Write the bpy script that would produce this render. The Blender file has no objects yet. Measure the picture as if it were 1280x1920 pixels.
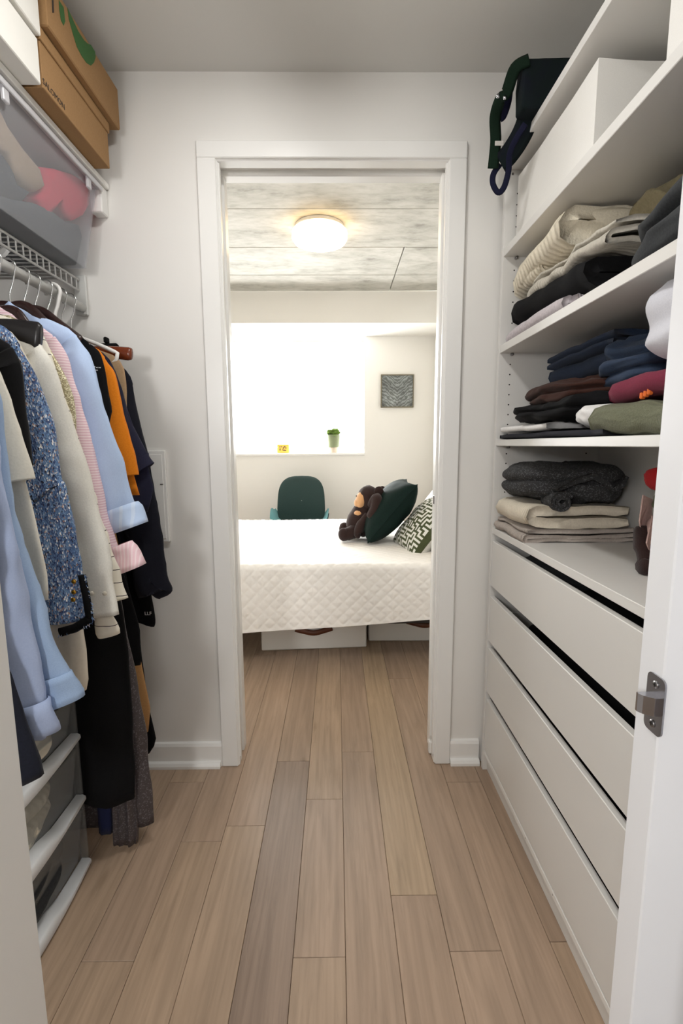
import bpy, math, random
from mathutils import Vector, Matrix, noise
random.seed(7)
PI = math.pi
scene = bpy.context.scene
COL = scene.collection

# ------------------------------------------------------------------ camera
FPX, PITCH, YAW, ROLL = 892.65, .1401, .0101, -.0048
CAM = Vector((0, 0, 1.164))
_F = Vector((math.sin(YAW)*math.cos(PITCH), math.cos(YAW)*math.cos(PITCH), -math.sin(PITCH)))
_R0 = Vector((math.cos(YAW), -math.sin(YAW), 0))
_U0 = _R0.cross(_F)
_R = _R0*math.cos(ROLL) + _U0*math.sin(ROLL)
_U = _U0*math.cos(ROLL) - _R0*math.sin(ROLL)
cd = bpy.data.cameras.new('camera')
cd.sensor_fit = 'HORIZONTAL'; cd.sensor_width = 36.0; cd.lens = 36.0*FPX/1280.0
cd.clip_start = .02; cd.clip_end = 100
cam = bpy.data.objects.new('camera', cd); COL.objects.link(cam)
cam.matrix_world = Matrix(((_R.x, _U.x, -_F.x, CAM.x), (_R.y, _U.y, -_F.y, CAM.y), (_R.z, _U.z, -_F.z, CAM.z), (0, 0, 0, 1)))
scene.camera = cam

# ------------------------------------------------------------------ light and exposure
scene.view_settings.view_transform = 'Standard'
scene.view_settings.look = 'None'
scene.view_settings.gamma = 1.0
scene.view_settings.use_curve_mapping = False
scene.view_settings.exposure = 0.0
scene.cycles.use_denoising = True
scene.cycles.max_bounces = 10
scene.cycles.diffuse_bounces = 6
scene.cycles.transparent_max_bounces = 16
scene.cycles.caustics_reflective = False
scene.cycles.caustics_refractive = False
scene.cycles.sample_clamp_indirect = 6.0

world = bpy.data.worlds.new('sky'); scene.world = world
world.use_nodes = True
_bg = world.node_tree.nodes['Background']
_bg.inputs[0].default_value = (1.0, .985, .96, 1); _bg.inputs[1].default_value = 24.0     # overcast sky outside the window

def area_light(name, loc, target, size, power, color=(1, 1, 1), size_y=None, shape='RECTANGLE', spread=PI):
    l = bpy.data.lights.new(name, 'AREA'); l.energy = power; l.color = color
    l.shape = shape; l.size = size; l.size_y = size_y or size; l.spread = spread
    o = bpy.data.objects.new(name, l); COL.objects.link(o); o.location = loc
    d = Vector(target) - Vector(loc); o.rotation_euler = d.to_track_quat('-Z', 'Y').to_euler()
    return o
area_light('closet_ceiling_light', (-.17, .93, 2.262), (-.17, .93, 0), .20, 8.3, (1, .985, .955), shape='DISK')
area_light('unseen_hall_light', (-.70, -.95, 1.5), (-.40, 1.6, 1.05), .22, 14, (1, .99, .975), size_y=.34)  # added light, no window there: throws the clothes' shadows right, brightens the door edge
area_light('hall_fill_light', (.25, -1.45, 1.6), (.2, 1.6, 1.1), 1.1, 5, (1, .99, .975), size_y=1.2)
_p = area_light('window_portal', (-.6, 4.86, 1.6), (-.6, 0, 1.6), 1.75, 1, size_y=1.25); _p.data.cycles.is_portal = True

# ------------------------------------------------------------------ helpers
def P(u, v, x=None, y=None, z=None):
    """point seen at photo pixel (u, v) on the plane x=, y= or z= (metres)"""
    d = _R*((u-640)/FPX) + _U*((960-v)/FPX) + _F
    if x is not None: t = (x-CAM.x)/d.x
    elif y is not None: t = (y-CAM.y)/d.y
    else: t = (z-CAM.z)/d.z
    return CAM + d*t

def C(r, g, b):
    f = lambda c: (c/255/12.92) if c/255 <= .04045 else ((c/255+.055)/1.055)**2.4
    return (f(r), f(g), f(b), 1.0)

class MB:
    """collects geometry in world coordinates"""
    def __init__(s): s.v = []; s.f = []; s.m = []
    def add(s, v, f, m=0):
        o = len(s.v); s.v += [Vector(p) for p in v]; s.f += [tuple(i+o for i in q) for q in f]; s.m += [m]*len(f)
        return s
    def box(s, a, b, m=0):
        x0, y0, z0 = a; x1, y1, z1 = b
        return s.add([(x0,y0,z0),(x1,y0,z0),(x1,y1,z0),(x0,y1,z0),(x0,y0,z1),(x1,y0,z1),(x1,y1,z1),(x0,y1,z1)],
              [(0,3,2,1),(4,5,6,7),(0,1,5,4),(1,2,6,5),(2,3,7,6),(3,0,4,7)], m)
    def bbox(s, a, b, r=.002, m=0):
        """box with chamfered edges"""
        x0, y0, z0 = a; x1, y1, z1 = b
        r = min(r, (x1-x0)*.45, (y1-y0)*.45, (z1-z0)*.45)
        V = []; ix = {}
        for X, sx in ((x0, 1), (x1, -1)):
            for Y, sy in ((y0, 1), (y1, -1)):
                for Z, sz in ((z0, 1), (z1, -1)):
                    for k in range(3):
                        p = [X+sx*r, Y+sy*r, Z+sz*r]; p[k] = (X, Y, Z)[k]
                        ix[(sx, sy, sz, k)] = len(V); V.append(p)
        F = []
        for k in range(3):
            a1, a2 = (k+1) % 3, (k+2) % 3
            for s_ in (1, -1):
                q = []
                for e, g in ((1, 1), (-1, 1), (-1, -1), (1, -1)):
                    key = [0, 0, 0]; key[k] = s_; key[a1] = e; key[a2] = g
                    q.append(ix[(*key, k)])
                F.append(tuple(q if s_ == -1 else q[::-1]))
            for e in (1, -1):
                for g in (1, -1):
                    key = [0, 0, 0]; key[a1] = e; key[a2] = g
                    ka = list(key); ka[k] = 1; kb = list(key); kb[k] = -1
                    q = [ix[(*ka, a1)], ix[(*kb, a1)], ix[(*kb, a2)], ix[(*ka, a2)]]
                    F.append(tuple(q if e*g < 0 else q[::-1]))
        for sx in (1, -1):
            for sy in (1, -1):
                for sz in (1, -1):
                    q = [ix[(sx, sy, sz, k)] for k in range(3)]
                    F.append(tuple(q if sx*sy*sz < 0 else q[::-1]))
        return s.add(V, F, m)
    def tube(s, path, r, n=8, m=0, closed=False, rb=None, bnorm=None):
        path = [Vector(p) for p in path]; N = len(path)
        rs = r if isinstance(r, (list, tuple)) else [r]*N
        rbs = rb if isinstance(rb, (list, tuple)) else ([rb]*N if rb else rs)
        V = []; F = []; pn = None
        for i, p in enumerate(path):
            a = path[(i-1) % N] if closed else path[max(i-1, 0)]; b = path[(i+1) % N] if closed else path[min(i+1, N-1)]
            t = (b-a).normalized()
            if bnorm is not None: bn = Vector(bnorm); nn = bn.cross(t).normalized(); bn = t.cross(nn).normalized()
            else:
                if pn is None:
                    h = Vector((0, 0, 1)) if abs(t.z) < .9 else Vector((1, 0, 0)); nn = h.cross(t).normalized()
                else:
                    nn = (pn - t*pn.dot(t)); nn = nn.normalized() if nn.length > 1e-6 else pn
                bn = t.cross(nn); pn = nn
            for k in range(n):
                an = 2*PI*k/n
                V.append(p + nn*(math.cos(an)*rs[i]) + bn*(math.sin(an)*rbs[i]))
        M = N if closed else N-1
        for i in range(M):
            for k in range(n):
                j = (i+1) % N
                F.append((i*n+k, i*n+(k+1) % n, j*n+(k+1) % n, j*n+k))
        if not closed:
            F.append(tuple(range(n))[::-1]); F.append(tuple((N-1)*n+k for k in range(n)))
        return s.add(V, F, m)
    def lathe(s, prof, c, n=32, m=0, axis='z'):
        V = []; F = []; c = Vector(c)
        for r, h in prof:
            for k in range(n):
                a = 2*PI*k/n; q = (r*math.cos(a), r*math.sin(a), h)
                if axis == 'x': q = (h, q[0], q[1])
                elif axis == 'y': q = (q[0], h, q[1])
                V.append(c+Vector(q))
        for i in range(len(prof)-1):
            for k in range(n): F.append((i*n+k, i*n+(k+1) % n, (i+1)*n+(k+1) % n, (i+1)*n+k))
        if prof[0][0] > 1e-5: F.append(tuple(range(n))[::-1])
        if prof[-1][0] > 1e-5: F.append(tuple((len(prof)-1)*n+k for k in range(n)))
        return s.add(V, F, m)
    def grid(s, V, nu, nv, m=0, wrapu=False, flip=False):
        F = []
        for j in range(nv-1):
            for i in range(nu if wrapu else nu-1):
                i2 = (i+1) % nu; q = (j*nu+i, j*nu+i2, (j+1)*nu+i2, (j+1)*nu+i)
                F.append(q[::-1] if flip else q)
        return s.add(V, F, m)
    def rot(s, M, c):
        c = Vector(c); s.v = [c+M@(p-c) for p in s.v]; return s

ORG = {}
def obj(name, mb, mats, parent=None, smooth=False, origin=None, angle=None):
    V = mb.v
    if origin is None:
        lo = Vector((min(p.x for p in V), min(p.y for p in V), min(p.z for p in V)))
        hi = Vector((max(p.x for p in V), max(p.y for p in V), max(p.z for p in V)))
        origin = Vector(((lo.x+hi.x)/2, (lo.y+hi.y)/2, lo.z))
    origin = Vector(origin)
    me = bpy.data.meshes.new(name)
    me.from_pydata([tuple(p-origin) for p in V], [], mb.f)
    if not isinstance(mats, (list, tuple)): mats = [mats]
    for m_ in mats: me.materials.append(m_)
    if len(mats) > 1: me.polygons.foreach_set('material_index', mb.m)
    if smooth:
        me.polygons.foreach_set('use_smooth', [True]*len(me.polygons))
        if angle:
            try: me.set_sharp_from_angle(angle=math.radians(angle))
            except Exception: pass
    me.update()
    o = bpy.data.objects.new(name, me); COL.objects.link(o)
    if parent is not None:
        o.parent = parent; o.location = origin - ORG[parent]
    else: o.location = origin
    ORG[o] = origin
    return o
def thing(name, label, cat, loc, group=None):
    o = bpy.data.objects.new(name, None); COL.objects.link(o)
    o.location = loc; o.empty_display_size = .05; ORG[o] = Vector(loc)
    return tag(o, label, cat, group)
def tag(o, label, cat, group=None, kind=None):
    o['label'] = label; o['category'] = cat
    if group: o['group'] = group
    if kind: o['kind'] = kind
    return o
def struct(name, mb, mats, parent=None, smooth=False, **k):
    o = obj(name, mb, mats, parent, smooth, **k)
    if parent is None: o['kind'] = 'structure'
    return o
def struct_empty(name, loc):
    o = bpy.data.objects.new(name, None); COL.objects.link(o); o.location = loc; ORG[o] = Vector(loc)
    o['kind'] = 'structure'; return o
def sm(a, b, x):
    t = max(0, min(1, (x-a)/(b-a))); return t*t*(3-2*t)
def nz(p, s=1.0, seed=0): return noise.noise(Vector(p)*s + Vector((seed*7.31, seed*3.17, seed*1.77)))
def catmull(pts, per=6):
    pts = [Vector(p) for p in pts]; out = []
    for i in range(len(pts)-1):
        p0 = pts[max(i-1, 0)]; p1 = pts[i]; p2 = pts[i+1]; p3 = pts[min(i+2, len(pts)-1)]
        for k in range(per):
            t = k/per
            out.append(.5*((2*p1)+(p2-p0)*t+(2*p0-5*p1+4*p2-p3)*t*t+(3*p1-p0-3*p2+p3)*t**3))
    out.append(pts[-1]); return out

# ------------------------------------------------------------------ materials
def nodes(name):
    m = bpy.data.materials.new(name); m.use_nodes = True
    nt = m.node_tree; return m, nt, nt.nodes['Principled BSDF']
def N(nt, t, **k):
    n = nt.nodes.new(t)
    for a, v in k.items():
        if a.startswith('i_'):
            n.inputs[a[2:].replace('_', ' ')].default_value = v
        else: setattr(n, a, v)
    return n
def coords(nt, scale=(1, 1, 1), rot=(0, 0, 0), src='Object'):
    t = N(nt, 'ShaderNodeTexCoord'); mp = N(nt, 'ShaderNodeMapping')
    mp.inputs['Scale'].default_value = scale; mp.inputs['Rotation'].default_value = rot
    nt.links.new(t.outputs[src], mp.inputs[0]); return mp.outputs[0]
def mix(nt, fac, a, b, mode='MIX'):
    n = N(nt, 'ShaderNodeMix', data_type='RGBA', blend_type=mode)
    for inp, v in ((0, fac), (6, a), (7, b)):
        if isinstance(v, (int, float, tuple)): n.inputs[inp].default_value = v
        else: nt.links.new(v, n.inputs[inp])
    return n.outputs[2]
def ramp(nt, fac, stops):
    r = N(nt, 'ShaderNodeValToRGB'); e = r.color_ramp.elements
    while len(e) < len(stops): e.new(.5)
    for k, (p, c) in enumerate(stops): e[k].position = p; e[k].color = c
    nt.links.new(fac, r.inputs[0]); return r.outputs[0]
def bump(nt, bs, h, strength=.2, dist=.002):
    b = N(nt, 'ShaderNodeBump'); b.inputs['Strength'].default_value = strength; b.inputs['Distance'].default_value = dist
    nt.links.new(h, b.inputs['Height']); nt.links.new(b.outputs[0], bs.inputs['Normal'])
def plain(name, c, rough=.5, metal=0, spec=.5, bs=0, bstr=.1, **k):
    m, nt, b = nodes(name)
    b.inputs['Base Color'].default_value = c; b.inputs['Roughness'].default_value = rough
    b.inputs['Metallic'].default_value = metal; b.inputs['Specular IOR Level'].default_value = spec
    if bs:
        n = N(nt, 'ShaderNodeTexNoise'); n.inputs['Scale'].default_value = bs; n.inputs['Detail'].default_value = 4
        nt.links.new(coords(nt), n.inputs['Vector']); bump(nt, b, n.outputs[0], bstr, .003)
    return m
def fabric(name, c, c2=None, scale=60, bstr=.35, rough=.92, knit=None, sheen=.04, var=.5):
    """cloth: two-tone mottle, woven or ribbed relief"""
    m, nt, b = nodes(name)
    c2 = c2 or tuple(x*.78 for x in c[:3])+(1,)
    v = coords(nt)
    n = N(nt, 'ShaderNodeTexNoise'); n.inputs['Scale'].default_value = scale*2.2; n.inputs['Detail'].default_value = 4
    nt.links.new(v, n.inputs['Vector'])
    r = ramp(nt, n.outputs[0], [(.5-.28*var-.1, c2), (.5+.28*var+.1, c)])
    nt.links.new(r, b.inputs['Base Color'])
    b.inputs['Roughness'].default_value = rough; b.inputs['Specular IOR Level'].default_value = .2
    b.inputs['Sheen Weight'].default_value = sheen; b.inputs['Sheen Roughness'].default_value = .6
    h = n.outputs[0]
    if knit:
        ax, freq = knit
        w = N(nt, 'ShaderNodeTexWave', bands_direction=ax); w.inputs['Scale'].default_value = freq; w.inputs['Distortion'].default_value = 1.2
        w.inputs['Detail'].default_value = 1; nt.links.new(v, w.inputs['Vector'])
        a = N(nt, 'ShaderNodeMath', operation='MULTIPLY_ADD'); nt.links.new(w.outputs[1], a.inputs[0]); a.inputs[1].default_value = 1.6
        nt.links.new(h, a.inputs[2]); h = a.outputs[0]
    bump(nt, b, h, bstr*(.6 if knit else .4), .003)
    return m
def striped(name, base, line, freq, duty=.15, ax='Z', rough=.85, wob=.6):
    m, nt, b = nodes(name)
    w = N(nt, 'ShaderNodeTexWave', bands_direction=ax, wave_profile='SAW'); w.inputs['Scale'].default_value = freq
    w.inputs['Distortion'].default_value = wob; w.inputs['Detail'].default_value = 0; w.inputs['Detail Scale'].default_value = .6
    nt.links.new(coords(nt), w.inputs['Vector'])
    r = N(nt, 'ShaderNodeMath', operation='LESS_THAN'); nt.links.new(w.outputs[1], r.inputs[0]); r.inputs[1].default_value = duty
    nt.links.new(mix(nt, r.outputs[0], base, line), b.inputs['Base Color'])
    b.inputs['Roughness'].default_value = rough; b.inputs['Specular IOR Level'].default_value = .2
    n = N(nt, 'ShaderNodeTexNoise'); n.inputs['Scale'].default_value = 90; nt.links.new(coords(nt), n.inputs['Vector'])
    bump(nt, b, n.outputs[0], .2, .002)
    return m

M = {}
M['wall'] = plain('wall_paint', C(226, 224, 220), .55, bs=220, bstr=.03)
M['trim'] = plain('trim_paint', C(231, 230, 227), .3)
M['ceil'] = plain('ceiling_paint', C(214, 213, 209), .8, bs=180, bstr=.04)
M['bedwall'] = plain('bedroom_wall_paint', C(228, 226, 221), .7, bs=220, bstr=.03)
M['melamine'] = plain('white_melamine', C(217, 215, 211), .38)
M['melamine_edge'] = plain('white_edge_band', C(232, 231, 227), .35)
M['hole'] = plain('hole_black', C(28, 25, 22), .9)
M['dark_in'] = plain('drawer_inside_shadow', C(150, 148, 144), .7)
M['door'] = plain('door_paint', C(240, 241, 244), .3)
M['chrome'] = plain('satin_chrome', C(190, 190, 196), .22, 1.0)
M['screw'] = plain('screw_steel', C(150, 148, 148), .3, 1.0)
M['wire'] = plain('white_vinyl_wire', C(222, 222, 220), .35)
M['rod'] = plain('rod_white', C(206, 206, 203), .3)
M['blackplastic'] = plain('black_hanger', C(24, 21, 22), .35)
M['darkwood'] = plain('dark_wood_hanger', C(44, 26, 24), .25)
M['redwood'] = plain('cherry_wood_hanger', C(108, 48, 24), .2)
M['whitetube'] = plain('white_hanger_plastic', C(232, 231, 228), .35)
M['steel'] = plain('hook_steel', C(200, 200, 200), .2, 1.0)
M['gold'] = plain('gold_button', C(200, 150, 60), .25, 1.0)
M['cardboard'] = fabric('cardboard', C(152, 119, 82), C(144, 111, 75), 140, .08, .8, sheen=0)
M['cardboard_dark'] = plain('cardboard_edge', C(120, 86, 54), .85)
M['greenprint'] = plain('green_print', C(48, 92, 40), .7)
M['blackprint'] = plain('black_print', C(46, 36, 30), .8)
M['whiteprint'] = plain('white_print', C(215, 215, 215), .8)
M['orangeprint'] = plain('orange_print', C(225, 110, 40), .8)
M['whitebox'] = plain('white_card', C(224, 222, 216), .6)
M['boxfabric'] = fabric('white_box_fabric', C(232, 230, 226), C(226, 224, 219), 300, .06, .8, sheen=.05)
M['leather'] = plain('brown_leather', C(96, 52, 30), .5, bs=200, bstr=.2)

def wood_floor():
    m, nt, b = nodes('oak_planks')
    oi = N(nt, 'ShaderNodeObjectInfo')
    tc = N(nt, 'ShaderNodeTexCoord'); mp = N(nt, 'ShaderNodeMapping')
    mp.inputs['Scale'].default_value = (1, .07, 1)
    sep = N(nt, 'ShaderNodeVectorMath', operation='ADD')
    cmb = N(nt, 'ShaderNodeCombineXYZ')
    mu = N(nt, 'ShaderNodeMath', operation='MULTIPLY'); nt.links.new(oi.outputs['Random'], mu.inputs[0]); mu.inputs[1].default_value = 37
    for k in range(3): nt.links.new(mu.outputs[0], cmb.inputs[k])
    nt.links.new(tc.outputs['Object'], sep.inputs[0]); nt.links.new(cmb.outputs[0], sep.inputs[1])
    nt.links.new(sep.outputs[0], mp.inputs[0])
    n1 = N(nt, 'ShaderNodeTexNoise'); n1.inputs['Scale'].default_value = 75; n1.inputs['Detail'].default_value = 8; n1.inputs['Distortion'].default_value = .8
    n1.inputs['Roughness'].default_value = .65
    nt.links.new(mp.outputs[0], n1.inputs['Vector'])
    n2 = N(nt, 'ShaderNodeTexNoise'); n2.inputs['Scale'].default_value = 16; n2.inputs['Detail'].default_value = 4; n2.inputs['Distortion'].default_value = 2.2
    nt.links.new(mp.outputs[0], n2.inputs['Vector'])
    w = N(nt, 'ShaderNodeTexWave', bands_direction='X'); w.inputs['Scale'].default_value = 14; w.inputs['Distortion'].default_value = 7; w.inputs['Detail'].default_value = 2
    w.inputs['Detail Scale'].default_value = 1.3
    nt.links.new(mp.outputs[0], w.inputs['Vector'])
    g = ramp(nt, n1.outputs[0], [(.33, (.86, .86, .86, 1)), (.52, (1, 1, 1, 1)), (.75, (1.0, 1.0, 1.0, 1))])
    g2 = ramp(nt, n2.outputs[0], [(.3, (.82, .81, .80, 1)), (.65, (1.04, 1.03, 1.02, 1))])
    g3 = ramp(nt, w.outputs[0], [(.0, (.86, .85, .84, 1)), (.45, (1, 1, 1, 1))])
    c = mix(nt, 1.0, oi.outputs['Color'], g, 'MULTIPLY'); c = mix(nt, 1.0, c, g2, 'MULTIPLY'); c = mix(nt, .45, c, g3, 'MULTIPLY')
    # a few small knots
    vo = N(nt, 'ShaderNodeTexVoronoi'); vo.inputs['Scale'].default_value = 1.0
    mp2 = N(nt, 'ShaderNodeMapping'); mp2.inputs['Scale'].default_value = (7, 2.2, 1); nt.links.new(sep.outputs[0], mp2.inputs[0])
    nt.links.new(mp2.outputs[0], vo.inputs['Vector'])
    k = ramp(nt, vo.outputs['Distance'], [(.0, (.55, .5, .46, 1)), (.045, (.75, .73, .7, 1)), (.10, (1, 1, 1, 1))])
    c = mix(nt, .8, c, k, 'MULTIPLY')
    nt.links.new(c, b.inputs['Base Color'])
    b.inputs['Roughness'].default_value = .42; b.inputs['Specular IOR Level'].default_value = .4
    bump(nt, b, n1.outputs[0], .12, .001)
    return m
M['floor'] = wood_floor()
def concrete():
    m, nt, b = nodes('board_marked_concrete')
    v = coords(nt, (1, 2.3, 1))
    n1 = N(nt, 'ShaderNodeTexNoise'); n1.inputs['Scale'].default_value = 2.1; n1.inputs['Detail'].default_value = 8; n1.inputs['Roughness'].default_value = .68
    nt.links.new(v, n1.inputs['Vector'])
    n2 = N(nt, 'ShaderNodeTexNoise'); n2.inputs['Scale'].default_value = 14; n2.inputs['Detail'].default_value = 6
    nt.links.new(v, n2.inputs['Vector'])
    c1 = ramp(nt, n1.outputs[0], [(.34, C(134, 132, 124)), (.44, C(170, 168, 160)), (.60, C(190, 188, 181))])
    c2 = ramp(nt, n2.outputs[0], [(.34, (.80, .79, .77, 1)), (.5, (1, 1, 1, 1))])
    nt.links.new(mix(nt, .6, c1, c2, 'MULTIPLY'), b.inputs['Base Color']); b.inputs['Roughness'].default_value = .85
    bump(nt, b, n2.outputs[0], .2, .004)
    return m
M['concrete'] = concrete()
def translucent(name, c, clear=.5, rough=.3):
    m = bpy.data.materials.new(name); m.use_nodes = True; nt = m.node_tree; nt.nodes.clear()
    out = N(nt, 'ShaderNodeOutputMaterial'); a = N(nt, 'ShaderNodeBsdfTransparent'); a.inputs[0].default_value = (.93, .94, .95, 1)
    p = N(nt, 'ShaderNodeBsdfPrincipled'); p.inputs['Base Color'].default_value = c; p.inputs['Roughness'].default_value = rough
    mx = N(nt, 'ShaderNodeMixShader'); mx.inputs[0].default_value = 1-clear
    nt.links.new(a.outputs[0], mx.inputs[1]); nt.links.new(p.outputs[0], mx.inputs[2]); nt.links.new(mx.outputs[0], out.inputs[0])
    return m
M['bin'] = translucent('frosted_plastic', C(200, 200, 204), .80, .25)
M['binlid'] = translucent('frosted_lid', C(214, 213, 216), .3, .3)
M['drawerplastic'] = translucent('clear_drawer_plastic', C(176, 178, 178), .78, .3)
M['drawerlip'] = plain('white_drawer_rim', C(212, 214, 216), .35)
M['glass'] = translucent('window_glass', C(255, 255, 255), .96, .02)
def emit(name, c, s):
    m, nt, b = nodes(name); b.inputs['Base Color'].default_value = (.9, .9, .88, 1)
    b.inputs['Emission Color'].default_value = c; b.inputs['Emission Strength'].default_value = s
    return m
M['lampglow'] = emit('lamp_diffuser', (1, .66, .30, 1), 6.5)
# cloth
M['navy'] = fabric('navy_wool', C(30, 33, 46), C(24, 27, 38), 120, .25)
M['lavblue'] = fabric('lavender_blue_cotton', C(168, 182, 212), C(160, 174, 206), 160, .18)
M['chambray'] = fabric('chambray', C(156, 178, 208), C(146, 168, 200), 220, .25)
M['cream'] = fabric('cream_cotton', C(222, 218, 206), C(212, 208, 196), 120, .2)
M['greige'] = fabric('greige_cotton', C(196, 192, 186), C(184, 180, 174), 120, .2)
M['black'] = fabric('black_cloth', C(15, 15, 17), C(9, 9, 11), 120, .25, sheen=0)
M['velvet'] = fabric('black_velvet', C(12, 11, 13), C(7, 6, 8), 200, .3, sheen=.05)
M['linen'] = fabric('white_linen', C(226, 223, 214), C(214, 211, 202), 130, .35)
M['ivory'] = fabric('ivory_silk', C(216, 208, 192), C(208, 200, 184), 60, .1, .6)
M['pinstripe'] = striped('cream_pinstripe', C(228, 222, 208), C(62, 56, 56), 10, .06, 'Z')
M['pinkstripe'] = striped('pink_stripe', C(224, 190, 200), C(238, 218, 222), 48, .42, 'Z')
M['pinkcuff'] = striped('pink_cuff', C(236, 202, 210), C(244, 222, 226), 40, .35, 'X')
M['skyblue'] = fabric('sky_blue_poplin', C(186, 206, 236), C(178, 198, 230), 140, .15)
M['bluestripe'] = striped('blue_white_stripe', C(184, 204, 234), C(200, 215, 238), 12, .3, 'X', wob=2)
M['orange'] = fabric('orange_cotton', C(226, 132, 30), C(214, 120, 22), 120, .2)
M['orange_dk'] = fabric('burnt_orange_cotton', C(190, 92, 18), C(176, 84, 14), 120, .2)
M['navytee'] = fabric('navy_jersey', C(34, 35, 56), C(28, 29, 48), 160, .2)
M['navydark'] = fabric('midnight_jersey', C(24, 25, 36), C(19, 20, 30), 160, .2)
M['beige'] = fabric('beige_knit', C(176, 148, 116), C(164, 136, 104), 120, .3)
M['tan'] = fabric('tan_chino', C(172, 130, 84), C(160, 120, 76), 140, .2)
M['slate'] = fabric('slate_denim', C(42, 54, 70), C(34, 44, 60), 160, .3)
M['royal'] = fabric('royal_navy', C(26, 32, 66), C(20, 26, 56), 140, .2)
def tweed():
    m, nt, b = nodes('blue_tweed'); v = coords(nt, (1, 1, .5))
    vo = N(nt, 'ShaderNodeTexVoronoi'); vo.inputs['Scale'].default_value = 460; nt.links.new(v, vo.inputs['Vector'])
    sp = N(nt, 'ShaderNodeSeparateColor'); nt.links.new(vo.outputs['Color'], sp.inputs[0])
    c = ramp(nt, sp.outputs[0], [(0, C(58, 76, 116)), (.14, C(94, 124, 164)), (.50, C(112, 142, 178)), (.64, C(74, 96, 136)), (.72, C(160, 172, 190)), (.82, C(222, 222, 222)), (.90, C(160, 130, 120)), (.95, C(40, 44, 62))])
    c.node.color_ramp.interpolation = 'CONSTANT'
    n = N(nt, 'ShaderNodeTexNoise'); n.inputs['Scale'].default_value = 60; nt.links.new(coords(nt, (1, 1, .12)), n.inputs['Vector'])
    d = ramp(nt, n.outputs[0], [(.36, (.62, .66, .76, 1)), (.62, (1.35, 1.32, 1.28, 1))])
    nt.links.new(mix(nt, 1, c, d, 'MULTIPLY'), b.inputs['Base Color']); b.inputs['Roughness'].default_value = .8
    bump(nt, b, vo.outputs['Distance'], .6, .003); return m
M['tweed'] = tweed()
def sparkle(name, c, hi, scale, thr=.86, metal=.4):
    m, nt, b = nodes(name); v = coords(nt)
    vo = N(nt, 'ShaderNodeTexVoronoi'); vo.inputs['Scale'].default_value = scale; nt.links.new(v, vo.inputs['Vector'])
    sp = N(nt, 'ShaderNodeSeparateColor'); nt.links.new(vo.outputs['Color'], sp.inputs[0])
    r = ramp(nt, sp.outputs[0], [(0, c), (thr-.2, tuple(x*1.25 for x in c[:3])+(1,)), (thr, hi)]); r.node.color_ramp.interpolation = 'CONSTANT'
    nt.links.new(r, b.inputs['Base Color']); b.inputs['Roughness'].default_value = .45; b.inputs['Metallic'].default_value = metal
    bump(nt, b, sp.outputs[1], .6, .002); return m
M['sequin'] = sparkle('grey_lurex', C(70, 64, 66), C(104, 100, 104), 340, .86, .15)
M['goldsequin'] = sparkle('gold_sequins', C(172, 162, 130), C(240, 234, 206), 420, .66, .5)
M['charknit'] = sparkle('charcoal_marl_knit', C(44, 44, 45), C(86, 86, 88), 420, .82, 0.0)
M['charknit'].node_tree.nodes['Principled BSDF'].inputs['Roughness'].default_value = .95
M['creamknit'] = fabric('cream_rib_knit', C(228, 219, 199), C(214, 205, 185), 90, 1.0, knit=('Y', 17))
M['creamknit2'] = fabric('ivory_fine_knit', C(222, 212, 194), C(208, 198, 180), 90, .5, knit=('Y', 40))
M['greyrib'] = fabric('grey_ribbed_blanket', C(182, 172, 164), C(166, 156, 148), 90, .7, knit=('Y', 34))
M['greyknit'] = fabric('pale_grey_knit', C(196, 190, 178), C(180, 174, 162), 90, .5, knit=('Y', 26))
M['olive'] = fabric('khaki_knit', C(150, 140, 112), C(134, 124, 96), 80, .5)
M['dkgrey'] = fabric('dark_grey_fleece', C(50, 52, 54), C(38, 40, 42), 120, .35)
M['navyfleece'] = fabric('navy_fleece', C(34, 35, 60), C(27, 28, 50), 110, .4, sheen=.1)
M['lilac'] = fabric('lilac_lace', C(204, 196, 200), C(176, 168, 172), 60, .8)
M['denim'] = fabric('blue_denim', C(42, 54, 76), C(32, 43, 62), 200, .35)
M['denim2'] = fabric('mid_denim', C(52, 66, 88), C(42, 54, 74), 200, .35)
M['brown'] = fabric('brown_knit', C(62, 34, 26), C(48, 26, 19), 120, .35)
M['whitecloth'] = fabric('white_cotton', C(232, 230, 228), C(222, 220, 218), 100, .15)
M['green'] = fabric('sage_wool_knit', C(112, 114, 92), C(90, 92, 72), 160, .8, knit=('X', 30))
M['burgundy'] = fabric('burgundy_jersey', C(116, 30, 56), C(104, 24, 48), 140, .2)
M['greysweat'] = fabric('pale_grey_sweatshirt', C(206, 206, 212), C(194, 194, 202), 180, .25)
M['red'] = fabric('red_felt', C(170, 18, 24), C(150, 12, 18), 140, .3)
M['pinkfelt'] = fabric('dusty_pink_felt', C(206, 176, 168), C(190, 160, 152), 120, .3)
M['sage'] = fabric('sage_felt', C(128, 140, 112), C(114, 126, 100), 120, .3)
M['plushbrown'] = fabric('dark_brown_plush', C(52, 33, 30), C(38, 24, 22), 160, .7, sheen=.12)
M['plushtan'] = fabric('tan_plush', C(218, 168, 118), C(204, 152, 104), 160, .5, sheen=.3)
M['hotpink'] = fabric('coral_pink_jersey', C(236, 66, 96), C(224, 56, 84), 100, .2)
M['bingrey'] = fabric('slate_grey_jersey', C(84, 92, 98), C(70, 78, 84), 60, .3)
M['binnavy'] = fabric('dark_slate_jersey', C(52, 62, 72), C(42, 52, 62), 60, .3)
M['binbeige'] = fabric('sand_jersey', C(196, 172, 146), C(182, 158, 132), 60, .3)
M['bagcanvas'] = fabric('bottle_green_navy_canvas', C(13, 26, 22), C(14, 17, 28), 9, .2, sheen=0)
M['baggreen'] = fabric('bottle_green_webbing', C(16, 36, 24), C(12, 29, 18), 160, .3, sheen=0)
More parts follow.
